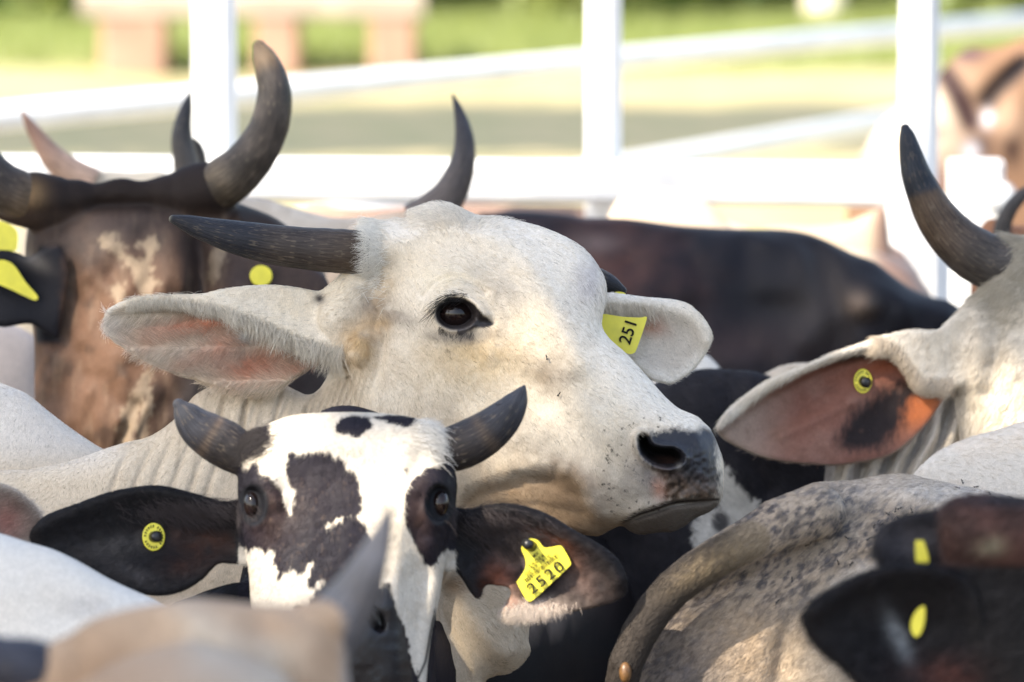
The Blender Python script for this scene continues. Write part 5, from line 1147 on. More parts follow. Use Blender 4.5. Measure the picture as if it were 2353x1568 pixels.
# ============================================================ cream cow at the right edge
def right_cow():
    fr = Frame(8.0)
    root = root_at('cow', 2420, 1250, 8.15, 'cream cow at right edge, upright two tone horn, orange lined drooping ear with round tag')
    L = [Layer([(2185,760),(2200,720),(2225,690),(2256,665),(2280,600),(2300,545),(2353,548),(2420,520),(2560,520),(2700,700),(2760,900),(2700,1100),(2600,1250),(2450,1300),(2330,1180),(2250,1120),(2215,1040),(2200,960),(2190,860)], k=0.5, zc=0, h=7, smooth=16,
                relief=lambda X, Y: 16*ridge(X, Y, [(2225,700),(2240,780),(2230,880)], 16)-16*ridge(X, Y, [(2275,700),(2290,800),(2270,900)], 16)+4*vn(X/22, Y/22, 0, 3)-16*gs(X, Y, 2330, 760, 30, 30))]
    L.append(Layer([(2060,880),(2140,890),(2230,860),(2350,900),(2480,1000),(2500,1300),(2350,1500),(1980,1500),(1890,1250),(1896,1110),(1910,1040),(1960,980)], k=0.40, zc=-110, h=7, smooth=16,
                relief=lambda X, Y: 15*np.sin((X-0.32*(Y-1000)*-1+12*vn(X/60, Y/90, 0, 2))/7.5)*sst(1860, 1900, X)*sst(2230, 2190, X)))
    ear = [(2262,720),(2219,706),(2184,728),(2152,757),(2102,756),(2058,763),(2014,775),(1970,790),(1911,810),(1867,830),(1815,850),(1770,869),(1720,900),(1670,942),(1645,980),(1650,997),(1670,1016),(1720,1040),(1770,1057),(1836,1067),(1920,1071),(1986,1062),(2043,1048),(2090,1015),(2131,974),(2160,935),(2184,895),(2215,880),(2240,820)]
    fold = [(1650,985),(1690,955),(1760,900),(1870,843),(1950,815),(2036,800),(2080,830),(2120,885),(2190,890)]
    def eb(X, Y):
        pl = catmull(fold, 4, False); D = pdist(X, Y, pl, False); yi = np.interp(X, pl[:, 0], pl[:, 1]); sd = np.where(Y > yi, D, -D); t = sst(1650, 1850, X)
        r = -(14+34*t)*sst(-5, 24, sd)+(12+26*t)*sst(40, 170, sd)+12*t*np.exp(-((sd+12)/20)**2)
        return r-22*gs(X, Y, 2000, 975, 50, 40, -30)+9*ridge(X, Y, [(1800,1000),(1900,950),(1960,920)], 10)-7*ridge(X, Y, [(1760,990),(1850,930),(1920,880)], 10)+1.5*vn(X/14, Y/14, 0, 3)
    L.append(Layer(ear, k=0.5, zc=lambda X, Y: 40+0.02*(X-2000), bend=eb, cap=13, h=5, smooth=12))
    L.append(Cap([(2270,740,10,50),(2235,800,20,52),(2225,860,25,40)], smooth=20))
    def colf(x, y, z, N):
        n1 = fbm(x/80, y/80, 0, 3, 4); n2 = fbm(x/22, y/22, 0, 7, 3); n4 = fbm(x/10, y/34, 0, 12, 2); n5 = fbm(x/26, y/7, 0, 14, 2)
        c = np.tile(np.array((0.62,0.54,0.43)), (len(x), 1)); ro = np.full(len(x), 0.7)
        c = mixc(c, np.clip(0.3+n1, 0, 1)*0.6, (0.66,0.61,0.53))
        c = mixc(c, sst(740, 640, y)*np.clip(0.5+1.6*n5, 0, 1)*0.75, (0.27,0.22,0.16)); c = mixc(c, np.clip(gs(x, y, 2275, 800, 30, 60)+gs(x, y, 2240, 900, 30, 30), 0, 1)*np.clip(0.7+n2, 0, 1)*0.6, (0.26,0.21,0.16)); c = mixc(c, np.clip(gs(x, y, 2300, 930, 60, 60), 0, 1)*0.5, (0.70,0.58,0.40))
        nk = (z < -40)*(x < 2235)*(y > 880); c = mixc(c, nk*np.clip(0.55+0.9*np.sin((x+0.32*(y-1000))/9.0+3*n1), 0, 1)*0.85, (0.27,0.245,0.22))
        pl = catmull(fold, 4, False); yi = np.interp(x, pl[:, 0], pl[:, 1]); e = inpoly(x, y, ear, 8)*sst(-1, 12, y-yi-3*n4)*sst(2200, 2150, x)*(z > -30)
        ie = np.tile(np.array((0.21,0.095,0.068)), (len(x), 1)); ie = mixc(ie, np.clip(0.3+1.4*n1, 0, 1)*0.6, (0.29,0.17,0.13)); ie = mixc(ie, np.clip(n2, 0, 1)*0.5, (0.16,0.06,0.035)); ie = mixc(ie, sst(1850, 1680, x)*0.75, (0.36,0.28,0.22))
        ie = mixc(ie, np.clip(gs(x, y, 2110, 935, 50, 36, -40)*1.2, 0, 1), (0.42,0.125,0.045)); ie = mixc(ie, np.clip(gs(x, y, 2030, 840, 60, 20, -15)*1.0, 0, 1), (0.22,0.065,0.03))
        ie = mixc(ie, inpoly(x, y, [(1925,1030),(1945,965),(1995,915),(2075,875),(2150,880),(2090,925),(2068,985),(2020,1035)], 24, 8, 0.05, 3), (0.022,0.016,0.016)); ie = mixc(ie, np.clip(gs(x, y, 1985, 812, 60, 9, -12)*1.2+gs(x, y, 2130, 885, 40, 9), 0, 1), (0.035,0.018,0.012))  # dark streaks along the fold are rim shadow painted into the ear
        ie = mixc(ie, sst(0.25, 0.6, n2)*0.25, (0.14,0.08,0.06))
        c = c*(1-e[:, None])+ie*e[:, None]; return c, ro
    J = P(2480, 1250, 8.15)
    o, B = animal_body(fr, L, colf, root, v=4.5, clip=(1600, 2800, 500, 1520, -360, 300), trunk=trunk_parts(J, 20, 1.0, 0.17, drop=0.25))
    def hc(t, n):
        c = lerp((0.055,0.047,0.042), (0.065,0.043,0.028), sst(0.1, 0.5, t)); k_ = sst(0.62, 0.66, t+0.02*n); c = c*(1-k_[:, None])+np.array((0.014,0.017,0.024))*k_[:, None]; c = mixc(c, np.exp(-((t-0.2)/0.1)**2)*0.5, (0.022,0.018,0.015)); return c*(1+0.5*n[:, None])
    horn(fr, [(2330,612,-10,62),(2290,606,-6,64),(2245,588,0,62),(2195,550,6,56),(2155,503,12,49),(2126,450,18,41),(2105,400,22,34),(2092,350,24,26),(2084,312,24,18),(2080,296,24,11)], root, hc)
    disc_tag(fr, (1983, 876), 21, 28, FRONT(B, 1983, 876, 10)+5, root, (1992, 880), 12)
    if FURON:
        pl = catmull(fold, 4, False)
        fur(B, fr, root, int(26000*FURON), 0.012, 0.00026, lambda x, y: (-0.5+0.3*vn(x/40, y/40, 0, 1), 0.8+0*x), dens=lambda x, y, z: 1-inpoly(x, y, ear, 4)*sst(0, 12, y-np.interp(x, pl[:, 0], pl[:, 1]))*(z > -30)*0.97, lift=0.25, var=0.12, seed=41)
        fur(B, fr, root, int(5200*max(FURON, .3)), 0.018, 0.00022, lambda x, y: (-0.5+0*x, 0.8+0*x), dens=lambda x, y, z: np.exp(-((y-np.interp(x, pl[:, 0], pl[:, 1])+6)/12.0)**2)*(x > 2010)*(x < 2190)*(z > -30), lift=0.5, colf=lambda x, y, r: np.tile((0.60,0.50,0.38), (len(x), 1)), seed=42, jit=0.5)
        fur(B, fr, root, int(5000*max(FURON, .3)), 0.022, 0.00024, lambda x, y: (-0.7+0*x, 0.5+0.6*vn(x/14, y/14, 0, 5)), dens=lambda x, y, z: gs(x, y, 2310, 610, 40, 50), lift=0.5, colf=lambda x, y, r: np.tile((0.42,0.37,0.29), (len(x), 1)), seed=43, jit=0.6)
    return root
def white_shoulder():
    fr = Frame(7.72)
    root = root_at('cow', 2400, 1500, 7.8, 'smooth white shoulder at right edge, flies on it, below the orange lined ear')
    L = [Layer([(2050,1300),(2070,1160),(2100,1090),(2125,1062),(2160,1035),(2220,1008),(2290,988),(2353,968),(2450,940),(2700,940),(2800,1300),(2700,1600),(2150,1600)], k=0.4, zc=-20, h=8)]
    colf = lambda x, y, z, N: (mixc(np.tile(np.array((0.62,0.56,0.48)), (len(x), 1)), np.clip(fbm(x/60, y/60, 0, 2, 3)+0.2, 0, 1)*0.4, (0.66,0.52,0.38)), np.full(len(x), 0.65))
    o, B = animal_body(fr, L, colf, root, v=6, clip=(2020, 2830, 900, 1640, -300, 280), trunk=trunk_parts(P(2500, 1300, 7.8), 5, 0.95, 0.17, drop=0.2))
    if FURON: fur(B, fr, root, int(12000*FURON), 0.009, 0.00022, lambda x, y: (0.9+0*x, 0.4+0*x), lift=0.15, var=0.08, seed=51)
    return root, fr, B
# ============================================================ mottled rump with raised tail, right foreground
def rump_cow():
    fr = Frame(7.15)
    root = root_at('cow', 2100, 1500, 7.3, 'mottled grey tan rump with curled tail and crawling flies, lower right')
    body = [(1460,1640),(1475,1540),(1500,1460),(1540,1400),(1590,1340),(1640,1280),(1700,1220),(1756,1172),(1810,1142),(1853,1118),(1886,1109),(1925,1107),(1963,1105),(2003,1098),(2036,1092),(2086,1091),(2136,1102),(2203,1116),(2270,1129),(2353,1150),(2500,1180),(2650,1250),(2700,1500),(2600,1760),(1480,1760)]
    def rel(X, Y):
        r = -26*ridge(X, Y, [(1980,1290),(1890,1350),(1840,1400),(1800,1480),(1780,1600)], 20)+16*ridge(X, Y, [(2010,1300),(1930,1340),(1880,1390),(1850,1450)], 18)
        r += 22*gs(X, Y, 1900, 1150, 60, 40)+22*gs(X, Y, 2090, 1130, 70, 40)-14*gs(X, Y, 1990, 1180, 50, 40)
        r += -18*ridge(X, Y, [(1790,1200),(1760,1270),(1720,1320),(1600,1380)], 12)-10*ridge(X, Y, [(1640,1290),(1680,1260),(1710,1280)], 8)
        r += 14*gs(X, Y, 1620, 1480, 80, 60)+18*gs(X, Y, 1950, 1520, 80, 120)
        return r+5*vn(X/80, Y/80, 0, 2)+2.2*vn(X/26, Y/26, 0, 5)+1.2*vn(X/10, Y/10, 0, 6)
    L = [Layer(body, k=0.42, zc=lambda X, Y: -10+0.05*(Y-1300), relief=rel, h=5, smooth=14)]
    L.append(Cap([(1880,1175,110,62),(1790,1205,140,58),(1725,1240,158,50),(1660,1275,168,46),(1600,1312,170,44),(1550,1350,168,42),(1505,1400,160,41),(1470,1455,150,40),(1440,1520,140,38),(1422,1600,104,36),(1410,1700,98,34)], smooth=5))
    def colf(x, y, z, N):
        n1 = fbm(x/90, y/90, 0, 3, 4); n2 = fbm(x/26+y/60, y/18-x/90, 0, 7, 4); n3 = vn(x/5, y/5, z/9, 4); n4 = fbm(x/9, y/9, 0, 8, 3); q = (x*0.83-y*0.55); p = (x*0.55+y*0.83); n5 = fbm(q/15, p/8, 0, 15, 4)
        c = np.tile(np.array((0.34,0.275,0.21)), (len(x), 1)); ro = np.full(len(x), 0.72)
        gry = np.clip(0.28+3.2*n5+0.8*n4+0.5*n1, 0, 1)*sst(1080, 1150, y)*(1-0.75*sst(-10, 40, (x-1850)*0.8+(y-1390)*0.8-40*n1)*sst(2050, 1900, x)*0.9)
        gry = gry*(1-sst(1340, 1440, y)*sst(1900, 1800, x)*sst(1560, 1640, x)*0.45)
        c = mixc(c, gry*0.92, (0.062,0.058,0.066)); c = mixc(c, sst(0.1, 0.5, n4)*0.30, (0.42,0.33,0.23))
        c = mixc(c, np.clip(gs(x, y, 1760, 1500, 130, 60, 20)*(0.9+0.8*n2), 0, 1), (0.34,0.25,0.16)); c = mixc(c, np.clip(gs(x, y, 1960, 1330, 60, 16, -30), 0, 1)*0.7, (0.58,0.53,0.46)); c = mixc(c, sst(1950, 1870, x)*0, (0,0,0))
        c = mixc(c, np.clip(gs(x, y, 1920, 1530, 90, 90), 0, 1)*0.6, (0.50,0.43,0.34)); c = mixc(c, np.clip(gs(x, y, 1560, 1560, 80, 90), 0, 1)*0.75, (0.10,0.09,0.09)); c = mixc(c, np.clip(gs(x, y, 2200, 1130, 160, 30), 0, 1)*0.6, (0.60,0.55,0.49))
        tl = (z > 110)*1.0*sst(1780, 1700, x)*sst(1620, 1560, x+0*y)+0*x; tcap = pdist(x, y, [(1725,1240),(1660,1275),(1600,1312),(1550,1350),(1505,1400),(1470,1455),(1440,1520),(1422,1600),(1410,1700)], False)
        tl = sst(50, 40, tcap)*(z > 85); dk = sst(1760, 1630, x); c = c*(1-tl[:, None])+lerp((0.22,0.175,0.125), (0.045,0.037,0.031), dk)*tl[:, None]  # shadow gradient painted into the tail, darker further down
        c = mixc(c, tl*np.clip(gs(x, y, 1650, 1290, 80, 24, -28)*(1+n4)*0.8, 0, 1), (0.20,0.15,0.09))
        return np.clip(c*(1+0.10*n3[:, None]), 0.004, 0.8), ro
    o, B = animal_body(fr, L, colf, root, v=4.5, clip=(1340, 2740, 1060, 1790, -380, 320), trunk=legs_only([P(1800, 1950, 7.25), P(2550, 1950, 7.25)]))
    if FURON: fur(B, fr, root, int(52000*FURON), 0.0085, 0.00022, lambda x, y: (-0.8+0*x, 0.7+0*x), lift=0.2, var=0.22, seed=61)
    ball('tail_knob', fr.W(1437, 1546, 178), 14*fr.s0, simple('waxy tan', (0.13,0.065,0.022), 0.4, noise=0.3, nscale=200), root, sc=(1, 1.7, 1))
    return root, fr, B
# ============================================================ blurred foreground animals
def black_front():
    fr = Frame(6.2)
    root = root_at('cow', 2420, 1650, 6.25, 'blurred black cow in lower right foreground, brown poll, black ear with yellow tag')
    L = [Layer([(2170,1300),(2210,1270),(2300,1290),(2400,1280),(2560,1320),(2650,1500),(2620,1760),(1960,1760),(2000,1600),(2080,1480),(2140,1380)], k=0.5, zc=-20, h=8, smooth=22)]
    L.append(Layer([(2155,1200),(2166,1168),(2190,1150),(2220,1141),(2260,1138),(2310,1143),(2353,1148),(2500,1160),(2560,1230),(2500,1310),(2353,1305),(2270,1300),(2210,1290),(2170,1262)], k=0.8, zc=0, h=7, smooth=24))
    near = [(2260,1420),(2240,1350),(2220,1322),(2170,1300),(2120,1293),(2053,1298),(2003,1308),(1953,1328),(1900,1355),(1865,1378),(1848,1402),(1842,1425),(1852,1456),(1880,1492),(1930,1535),(1980,1580),(2060,1640),(2180,1660),(2260,1560)]
    L.append(Layer(near, k=0.5, zc=60, cap=17, h=6, smooth=16, bend=lambda X, Y: -50*gs(X, Y, 2080, 1440, 90, 70, 20)+14*ridge(X, Y, [(1870,1400),(1960,1340),(2080,1310),(2180,1320)], 18)))
    L.append(Layer([(2200,1310),(2160,1176),(2136,1175),(2086,1181),(2040,1200),(2015,1224),(2005,1252),(2018,1300),(2060,1340),(2160,1350)], k=0.5, zc=-140, cap=17, h=6, smooth=12, bend=lambda X, Y: -26*gs(X, Y, 2090, 1250, 40, 40)))
    def colf(x, y, z, N):
        n1 = fbm(x/60, y/60, 0, 3, 3); n2 = fbm(x/22, y/22, 0, 7, 3); c = np.tile(np.array((0.006,0.005,0.006)), (len(x), 1))
        br = sst(2150, 2175, x)*sst(1310, 1285, y); c = mixc(c, br, (0.085,0.042,0.034)); c = mixc(c, br*np.clip(0.4+1.5*n1, 0, 1)*0.6, (0.03,0.018,0.016)); c = mixc(c, br*np.clip(gs(x, y, 2320, 1150, 90, 14), 0, 1), (0.03,0.026,0.03)); c = mixc(c, np.clip(gs(x, y, 2282, 1253, 22, 14), 0, 1)*0.8, (0.25,0.22,0.15))
        c = mixc(c, sst(1290, 1310, y)*sst(2200, 2260, x)*0.7, (0.016,0.013,0.011)); c = mixc(c, (z < -90)*np.clip(gs(x, y, 2095, 1240, 50, 30)*0.9, 0, 1), (0.075,0.07,0.08))
        c = mixc(c, np.clip(gs(x, y, 2068, 1465, 12, 40, -25)*1.2, 0, 1)*(z > -50), (0.14,0.15,0.16)); c = mixc(c, np.clip(gs(x, y, 2180, 1550, 60, 30)*0.7*(1+n2), 0, 1), (0.06,0.02,0.014)); c = mixc(c, np.clip(0.2+n1, 0, 1)*0.12, (0.03,0.028,0.028)); return c, np.full(len(x), 0.55)
    o, B = animal_body(fr, L, colf, root, v=6, clip=(1800, 2690, 1110, 1790, -320, 260), trunk=trunk_parts(P(2500, 1650, 6.3), 8, 0.9, 0.15, drop=0.2))
    if FURON: fur(B, fr, root, int(14000*FURON), 0.013, 0.00030, lambda x, y: (-0.8+0.4*vn(x/30, y/30, 0, 2), 0.5+0.5*vn(x/30, y/30, 0, 3)), lift=0.35, var=0.3, seed=81)
    tag_quad('ear_tag', fr, [(2103,1246),(2113,1243),(2123,1245),(2135,1290),(2120,1298),(2106,1296)], -92, root)
    tag_quad('ear_tag', fr, [(2121,1392),(2126,1400),(2124,1430),(2116,1455),(2104,1464),(2094,1450),(2094,1428),(2104,1406)], lambda x, y: FRONT(B, 2108, 1430, 25)+5, root)
    return root
def white_front():
    fr = Frame(6.75)
    root = root_at('cow', 40, 1650, 6.8, 'smooth white back in lower left foreground with a faint grey smudge')
    L = [Layer([(-300,1200),(-100,1205),(0,1226),(60,1245),(120,1262),(180,1290),(250,1330),(310,1358),(350,1375),(400,1400),(500,1460),(620,1600),(600,1760),(-300,1760)], k=0.45, zc=0, h=7, relief=lambda X, Y: 10*vn(X/120, Y/90, 0, 3)-8*gs(X, Y, 190, 1400, 60, 30))]
    def colf(x, y, z, N):
        n1 = fbm(x/70, y/70, 0, 3, 3); c = np.tile(np.array((0.62,0.59,0.54)), (len(x), 1)); c = mixc(c, np.clip(gs(x, y, 200, 1395, 36, 16)*(1+n1), 0, 1)*0.6, (0.38,0.38,0.39)); c = mixc(c, np.clip(n1+0.1, 0, 1)*0.4, (0.60,0.54,0.45)); return c, np.full(len(x), 0.6)
    animal_body(fr, L, colf, root, v=6, clip=(-340, 660, 1180, 1790, -320, 280), trunk=legs_only([P(-150, 2000, 6.75), P(350, 2000, 6.75)]))
    return root
def small_ear_left():
    fr = Frame(7.1)
    root = root_at('cow', -260, 1400, 7.15, 'grey pink furry ear poking in at left edge beside the black ear')
    L = [Layer([(-380,1180),(-200,1120),(-60,1105),(0,1115),(40,1135),(70,1160),(90,1190),(94,1215),(80,1240),(40,1262),(-40,1280),(-160,1270),(-300,1250)], k=0.5, zc=0, cap=14, h=5, bend=lambda X, Y: -24*gs(X, Y, -20, 1200, 70, 40)),
         Layer([(-700,1150),(-500,1080),(-340,1100),(-300,1200),(-310,1300),(-400,1450),(-650,1500)], k=0.6, zc=-30, h=8)]
    def colf(x, y, z, N):
        n2 = fbm(x/14, y/30, 0, 7, 3); c = np.tile(np.array((0.50,0.44,0.38)), (len(x), 1)); m = sst(0, 26, pdist(x, y, catmull([(-380,1180),(-200,1120),(-60,1105),(0,1115),(40,1135),(70,1160),(90,1190),(94,1215),(80,1240),(40,1262),(-40,1280),(-300,1280)], 3)))
        c = mixc(c, m*0.9, (0.17,0.13,0.11)); c = mixc(c, m*np.clip(gs(x, y, 0, 1200, 26, 30), 0, 1), (0.26,0.13,0.11)); return c*(1+0.3*n2[:, None]), np.full(len(x), 0.65)
    o, B = animal_body(fr, L, colf, root, v=5, clip=(-700, 130, 1060, 1480, -200, 160), trunk=trunk_parts(P(-560, 1350, 7.2), 160, 0.85, 0.14, drop=0.2))
    if FURON: fur(B, fr, root, 9000, 0.013, 0.00022, lambda x, y: (0.7+0*x, -0.3+0*x), dens=lambda x, y, z: (x > -80)*1.0, lift=0.3, var=0.2, seed=71)
    return root
def beige_front():
    fr = Frame(5.25)
    root = root_at('cow', 420, 1800, 5.3, 'out of focus beige cow at bottom left foreground, seen over its poll, one horn raised')
    L = [Layer([(60,1760),(80,1600),(100,1540),(140,1480),(200,1430),(270,1405),(340,1390),(420,1376),(500,1378),(580,1388),(650,1390),(700,1396),(740,1412),(770,1440),(792,1480),(800,1540),(810,1640),(800,1780)], k=0.55, zc=0, h=7,
               relief=lambda X, Y: 24*ridge(X, Y, [(440,1420),(520,1480),(560,1580)], 34)-16*ridge(X, Y, [(600,1420),(640,1500),(650,1600)], 26)+16*gs(X, Y, 700, 1450, 50, 50)-24*gs(X, Y, 330, 1520, 60, 60)+10*vn(X/60, Y/60, 0, 3))]
    L.append(Cap([(720,1430,0,52),(770,1420,0,46)], smooth=20)); L.append(Cap([(150,1540,-10,70),(90,1550,-10,60)], smooth=24))
    def colf(x, y, z, N):
        n1 = fbm(x/90, y/90, 0, 3, 3); c = np.tile(np.array((0.38,0.275,0.19)), (len(x), 1)); c = mixc(c, np.clip(gs(x, y, 480, 1470, 40, 80, -35)+gs(x, y, 620, 1540, 60, 60), 0, 1)*0.7, (0.46,0.41,0.34)); c = mixc(c, np.clip(gs(x, y, 230, 1560, 70, 60), 0, 1)*0.6, (0.27,0.165,0.095)); c = mixc(c, np.clip(n1*1.6, 0, 1)*0.5, (0.27,0.185,0.12)); c = mixc(c, np.clip(gs(x, y, 620, 1440, 50, 20)+gs(x, y, 760, 1500, 30, 50), 0, 1)*0.5, (0.30,0.20,0.13)); c = mixc(c, sst(770, 810, x), (0.25,0.24,0.24)); return c, np.full(len(x), 0.6)
    animal_body(fr, L, colf, root, v=6, clip=(20, 860, 1340, 1810, -320, 260), trunk=trunk_parts(P(430, 1850, 5.15), 265, 0.8, 0.15, drop=0.15, length=0.9))
    horn(fr, [(700,1530,-110,84),(738,1480,-80,80),(778,1424,-40,71),(814,1370,-8,58),(843,1315,20,45),(866,1262,28,33),(883,1218,36,22),(893,1182,42,12),(898,1158,46,4)], root, horncol((0.10,0.105,0.125), (0.135,0.13,0.135)))
    horn(fr, [(110,1545,-10,66),(60,1530,-10,64),(0,1520,-6,58),(-60,1490,0,48),(-110,1440,8,36),(-140,1370,16,20),(-150,1310,20,5)], root, horncol((0.03,0.034,0.05), (0.05,0.05,0.06)))
    return root

def tan_far():
    fr = Frame(12.6)
    root = root_at('cow', 2250, 900, 12.8, 'tan cow beyond the white fence in the top right corner, dark patched neck')
    L = [Layer([(1940,640),(1950,430),(1966,385),(2000,322),(2040,268),(2090,232),(2130,200),(2160,168),(2185,140),(2226,108),(2270,112),(2310,104),(2353,88),(2440,70),(2520,200),(2560,500),(2500,760),(1960,760)], k=0.4, zc=0, h=8,
               relief=lambda X, Y: 20*ridge(X, Y, [(2230,200),(2290,150),(2380,110)], 24)-24*ridge(X, Y, [(2270,240),(2310,190),(2345,150)], 16)+20*gs(X, Y, 2310, 290, 30, 50)-20*ridge(X, Y, [(2170,165),(2205,220),(2235,280)], 14)+14*gs(X, Y, 2100, 280, 60, 60))]
    def colf(x, y, z, N):
        n1 = fbm(x/50, y/50, 0, 3, 3); c = np.tile(np.array((0.20,0.115,0.068)), (len(x), 1)); c = mixc(c, np.clip(gs(x, y, 2070, 280, 80, 80)*1.3, 0, 1), (0.64,0.56,0.44))
        c = mixc(c, np.clip(ridge(x, y, [(2168,165),(2200,215),(2232,280)], 17)*1.3, 0, 1), (0.035,0.018,0.018)); c = mixc(c, np.clip(gs(x, y, 2225, 125, 26, 14)*1.2, 0, 1), (0.09,0.055,0.055)); c = mixc(c, np.clip(ridge(x, y, [(2275,235),(2310,190),(2350,145)], 15)*1.3, 0, 1), (0.02,0.017,0.02))
        c = mixc(c, np.clip(gs(x, y, 2320, 290, 24, 46), 0, 1), (0.36,0.24,0.16)); c = mixc(c, np.clip(gs(x, y, 2255, 335, 24, 32)+gs(x, y, 2325, 345, 18, 30), 0, 1), (0.045,0.024,0.018)); c = mixc(c, np.clip(gs(x, y, 2130, 310, 40, 12, -10), 0, 1)*0.8, (0.15,0.10,0.08))
        c = mixc(c, np.clip(gs(x, y, 2230, 350, 14, 16)+gs(x, y, 2270, 272, 10, 14), 0, 1)*0.9, (0.42,0.42,0.46)); c = mixc(c, np.clip(gs(x, y, 2170, 430, 16, 40), 0, 1), (0.12,0.06,0.045)); return c*(1+0.15*n1[:, None]), np.full(len(x), 0.6)
    animal_body(fr, L, colf, root, v=9, clip=(1900, 2600, 50, 790, -280, 260), trunk=legs_only([P(2080, 740, 12.6), P(2440, 740, 12.6)]))
    return root
def pink_back():
    fr = Frame(10.2)
    root = root_at('cow', 1850, 900, 10.25, 'peach coloured back under the fence rail, left of the wide post base')
    L = [Layer([(1640,700),(1680,580),(1740,530),(1800,518),(1870,520),(1940,512),(1990,492),(2022,474),(2040,486),(2046,560),(2070,660),(2050,760),(1700,760)], k=0.5, zc=0, h=8)]
    def colf(x, y, z, N):
        c = np.tile(np.array((0.46,0.37,0.26)), (len(x), 1)); c = mixc(c, sst(1985, 2030, x), (0.24,0.15,0.11)); return c, np.full(len(x), 0.45)
    animal_body(fr, L, colf, root, v=9, clip=(1600, 2100, 440, 780, -240, 240), trunk=legs_only([P(1780, 740, 10.2), P(1960, 740, 10.2)]))
    return root
def horn_far_right():
    fr = Frame(9.0)
    root = root_at('cow', 2460, 900, 9.2, 'rusty brown cow with a dark horn curving up at the right edge')
    L = [Layer([(2230,620),(2245,540),(2262,508),(2290,500),(2340,520),(2460,500),(2560,560),(2600,760),(2500,900),(2260,860)], k=0.5, zc=-60, h=8)]
    colf = lambda x, y, z, N: (np.tile(np.array((0.30,0.14,0.075)), (len(x), 1))*(1+0.2*fbm(x/40, y/40, 0, 2, 3))[:, None], np.full(len(x), 0.6))
    animal_body(fr, L, colf, root, v=9, clip=(2200, 2640, 470, 900, -260, 240), trunk=trunk_parts(P(2480, 850, 9.1), 15, 0.85, 0.14, drop=0.3))
    horn(fr, [(2300,560,0,22),(2302,535,0,21),(2308,508,2,19),(2325,475,6,17),(2352,446,10,14),(2385,425,14,9),(2410,415,14,3)], root, horncol((0.035,0.03,0.027), (0.05,0.045,0.045)))
    return root
def white_wedge():
    fr = Frame(8.9)
    root = root_at('cow', 1560, 1150, 9.0, 'cow showing only a small white wedge beside the raised white far ear')
    L = [Layer([(1500,860),(1560,830),(1600,812),(1625,816),(1640,828),(1656,848),(1680,900),(1680,1000),(1500,1000)], k=0.4, zc=0, h=6)]
    colf = lambda x, y, z, N: (np.tile(np.array((0.66,0.62,0.55)), (len(x), 1)), np.full(len(x), 0.6))
    animal_body(fr, L, colf, root, v=8, clip=(1460, 1720, 780, 1040, -200, 200), trunk=legs_only([P(1590, 1150, 8.9)]))
    return root
# sun patches: places on the herd that the gaps of the crown let the sun reach (world point, radius)
SPOTS = [(P(190,850,8.3), .13), (P(300,720,8.3), .10), (P(620,180,8.3), .05), (P(1230,870,7.4), .05), (P(1250,1310,7.0), .10), (P(1120,1440,7.4), .10), (P(600,1380,7.0), .05), (P(-20,930,7.9), .16),
         (P(1820,1540,7.1), .05), (P(2110,930,8.0), .06), (P(2330,950,7.9), .08), (P(640,1040,7.0), .05), (P(0,650,8.2), .1), (P(1500,500,10), .3), (P(600,1200,6.9), .04), (P(690,1290,6.9),.05)]
def gaps(p):
    for c, r in SPOTS:
        v = p-c; t = v@SUN_DIR
        if t > 0.5 and np.linalg.norm(v-SUN_DIR*t) < r+0.07: return True
    return False
cc = P(1100, 1000, 7.4)+SUN_DIR*8.6
SHADES = [(P(800,1010,7.0), .10), (P(790,1060,7.0), .08), (P(2330,930,7.9), .08), (P(1562,1285,7.1), .16), (P(1700,1230,7.1), .12), (P(1560,1420,7.1), .10), (P(1900,1150,7.1), .14), (P(2320,1060,7.7), .12), (P(200,1330,6.7), .16), (P(20,1260,6.7), .12), (P(1950,1330,7.1), .08), (P(450,600,8.3), .12)]  # places shaded by extra leaf clumps added to the crown
tree(cc[0]-1.0, cc[1]-0.4, cc[2], 2.9, 11, 'broad unseen shade tree added left of the pen, its crown arranged to dapple the herd', gaps, nclump=680, per=44, leaf=0.12, cc=cc, extra=SHADES)  # out of view, added to throw dappled shade on the herd
gy = 24.6; g2 = np.array([0.0, gy, 0.0])+SUN_DIR*(6.5/SUN_DIR[2])
tree(g2[0]-1, g2[1], g2[2], 3.4, 12, 'second unseen shade tree added left of the field, crown stretched to shade the near grass', None, nclump=420, per=40, leaf=0.15, cc=g2, rad=[4.6, 0.75, 0.55])  # out of view, added to cast the shade band on the grass
brown_cow(); horned_behind_post(); pink_horned(); single_horn(); brown_back_far(); dark_cow(); cream_hump(); left_pale(); black_mid(); right_cow(); tan_far(); pink_back(); horn_far_right(); white_wedge()
SH = white_shoulder(); HERO = hero_cow(); SPOT = spotted_cow(); RUMP = rump_cow(); black_front(); white_front(); small_ear_left(); beige_front()
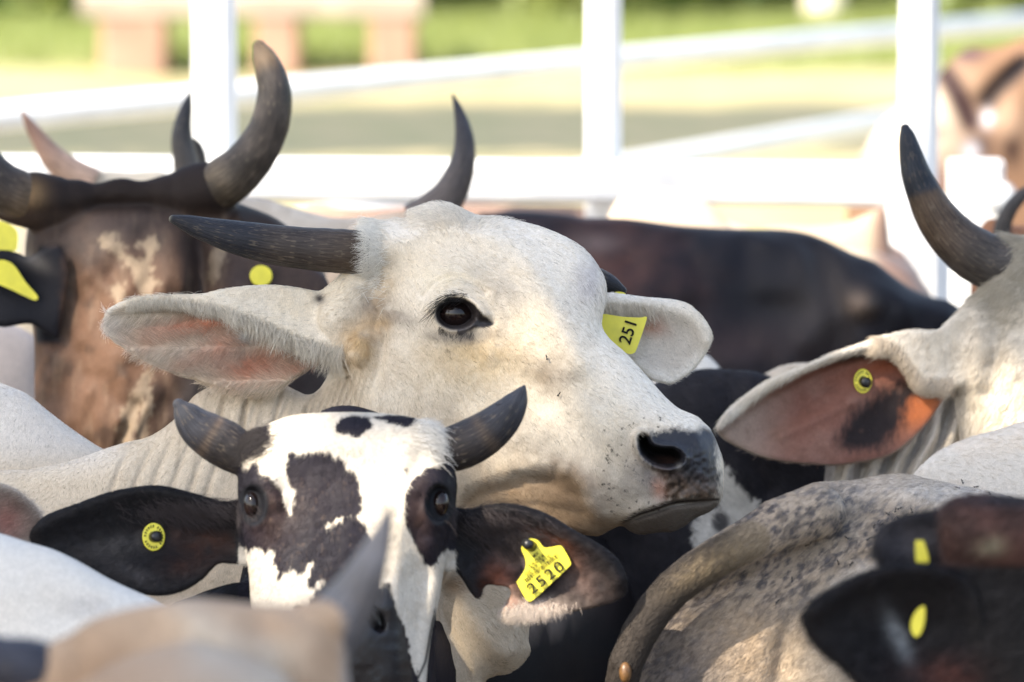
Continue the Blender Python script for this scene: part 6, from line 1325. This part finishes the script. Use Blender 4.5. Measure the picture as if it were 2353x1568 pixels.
# ============================================================ flies sitting on the hides
ORD = 'first second third fourth fifth sixth seventh eighth ninth tenth eleventh twelfth thirteenth fourteenth fifteenth sixteenth seventeenth eighteenth nineteenth twentieth'.split()
def flies():
    M = simple('fly black', (0.012, 0.011, 0.012), 0.35); proto = None; rng = random.Random(3)
    spots = {'RUMP': [(1961,1290),(1933,1286),(1990,1236),(2050,1168),(2062,1162),(2033,1176),(2090,1168),(2058,1186),(1940,1204),(1936,1198),(2003,1204),(2000,1230),(1940,1232),(1815,1326),(1780,1376),(2280,1130),(2330,1140),(2205,1118),(1870,1250),(1862,1256)],
             'SHOULDER': [(2205,1100),(2240,1112),(2300,1140)], 'HERO': [(1280,912),(1262,815)], 'SPOT': [(1144,930)]}
    src = {'RUMP': RUMP, 'SHOULDER': SH, 'HERO': HERO, 'SPOT': SPOT}
    lab = {'RUMP': 'tiny black fly on the mottled grey tan rump', 'SHOULDER': 'tiny black fly on the smooth white shoulder', 'HERO': 'tiny black fly on the central white cheek', 'SPOT': 'tiny black fly on the right horn of the spotted cow'}
    for k, L in spots.items():
        root, fr, B = src[k]
        L = sorted(L)
        for oi, (x, y) in enumerate(L):
            m = (abs(B['xs']-x) < 9) & (abs(B['ys']-y) < 9)
            if k == 'SPOT': p = fr.W(x, y, 46); n = -FW
            elif not m.any(): continue
            else:
                i = np.where(m)[0]; i = i[np.argmax(B['V'][i, 2])]; p = B['W'][i]; n = B['N'][i]
            r = 3.3*fr.s0; a = rng.uniform(0, 3); h = RT*math.cos(a)+UP*math.sin(a); h = h-n*(h@n); h /= np.linalg.norm(h); s = np.cross(n, h)
            V = []; F = []
            for (c, q) in ((-1.0, 0.9), (0.5, 0.8), (1.5, 0.55)):
                b = len(V)
                for v in ((1, 0, 0), (-1, 0, 0), (0, 1, 0), (0, -1, 0), (0, 0, 1), (0, 0, -1)): V.append(h*(c*r+v[0]*r*q*1.2)+s*v[1]*r*q*0.8+n*(r*0.7+v[2]*r*q*0.7))
                F += [(b, b+2, b+4), (b+2, b+1, b+4), (b+1, b+3, b+4), (b+3, b, b+4), (b+2, b, b+5), (b+1, b+2, b+5), (b+3, b+1, b+5), (b, b+3, b+5)]
            for sg in (-1, 1):
                b = len(V); V += [n*r*1.1, h*-1.5*r+s*sg*0.8*r+n*r*1.0, h*-1.8*r+s*sg*0.2*r+n*r*1.0]; F.append((b, b+1, b+2))
            me = bpy.data.meshes.new('fly'); me.from_pydata([tuple(v) for v in V], [], F); me.materials.append(M)
            o = bpy.data.objects.new('fly', me); SC.collection.objects.link(o); o.location = p+n*0.002
            ow = ORD[oi]+' from the left'; tag(o, lab[k].replace('tiny black fly on', 'tiny black fly,' + (' the '+ow+' of those on' if len(L) > 1 else ' alone on')), 'fly', lab[k].replace('tiny black fly', 'flies'))
flies()
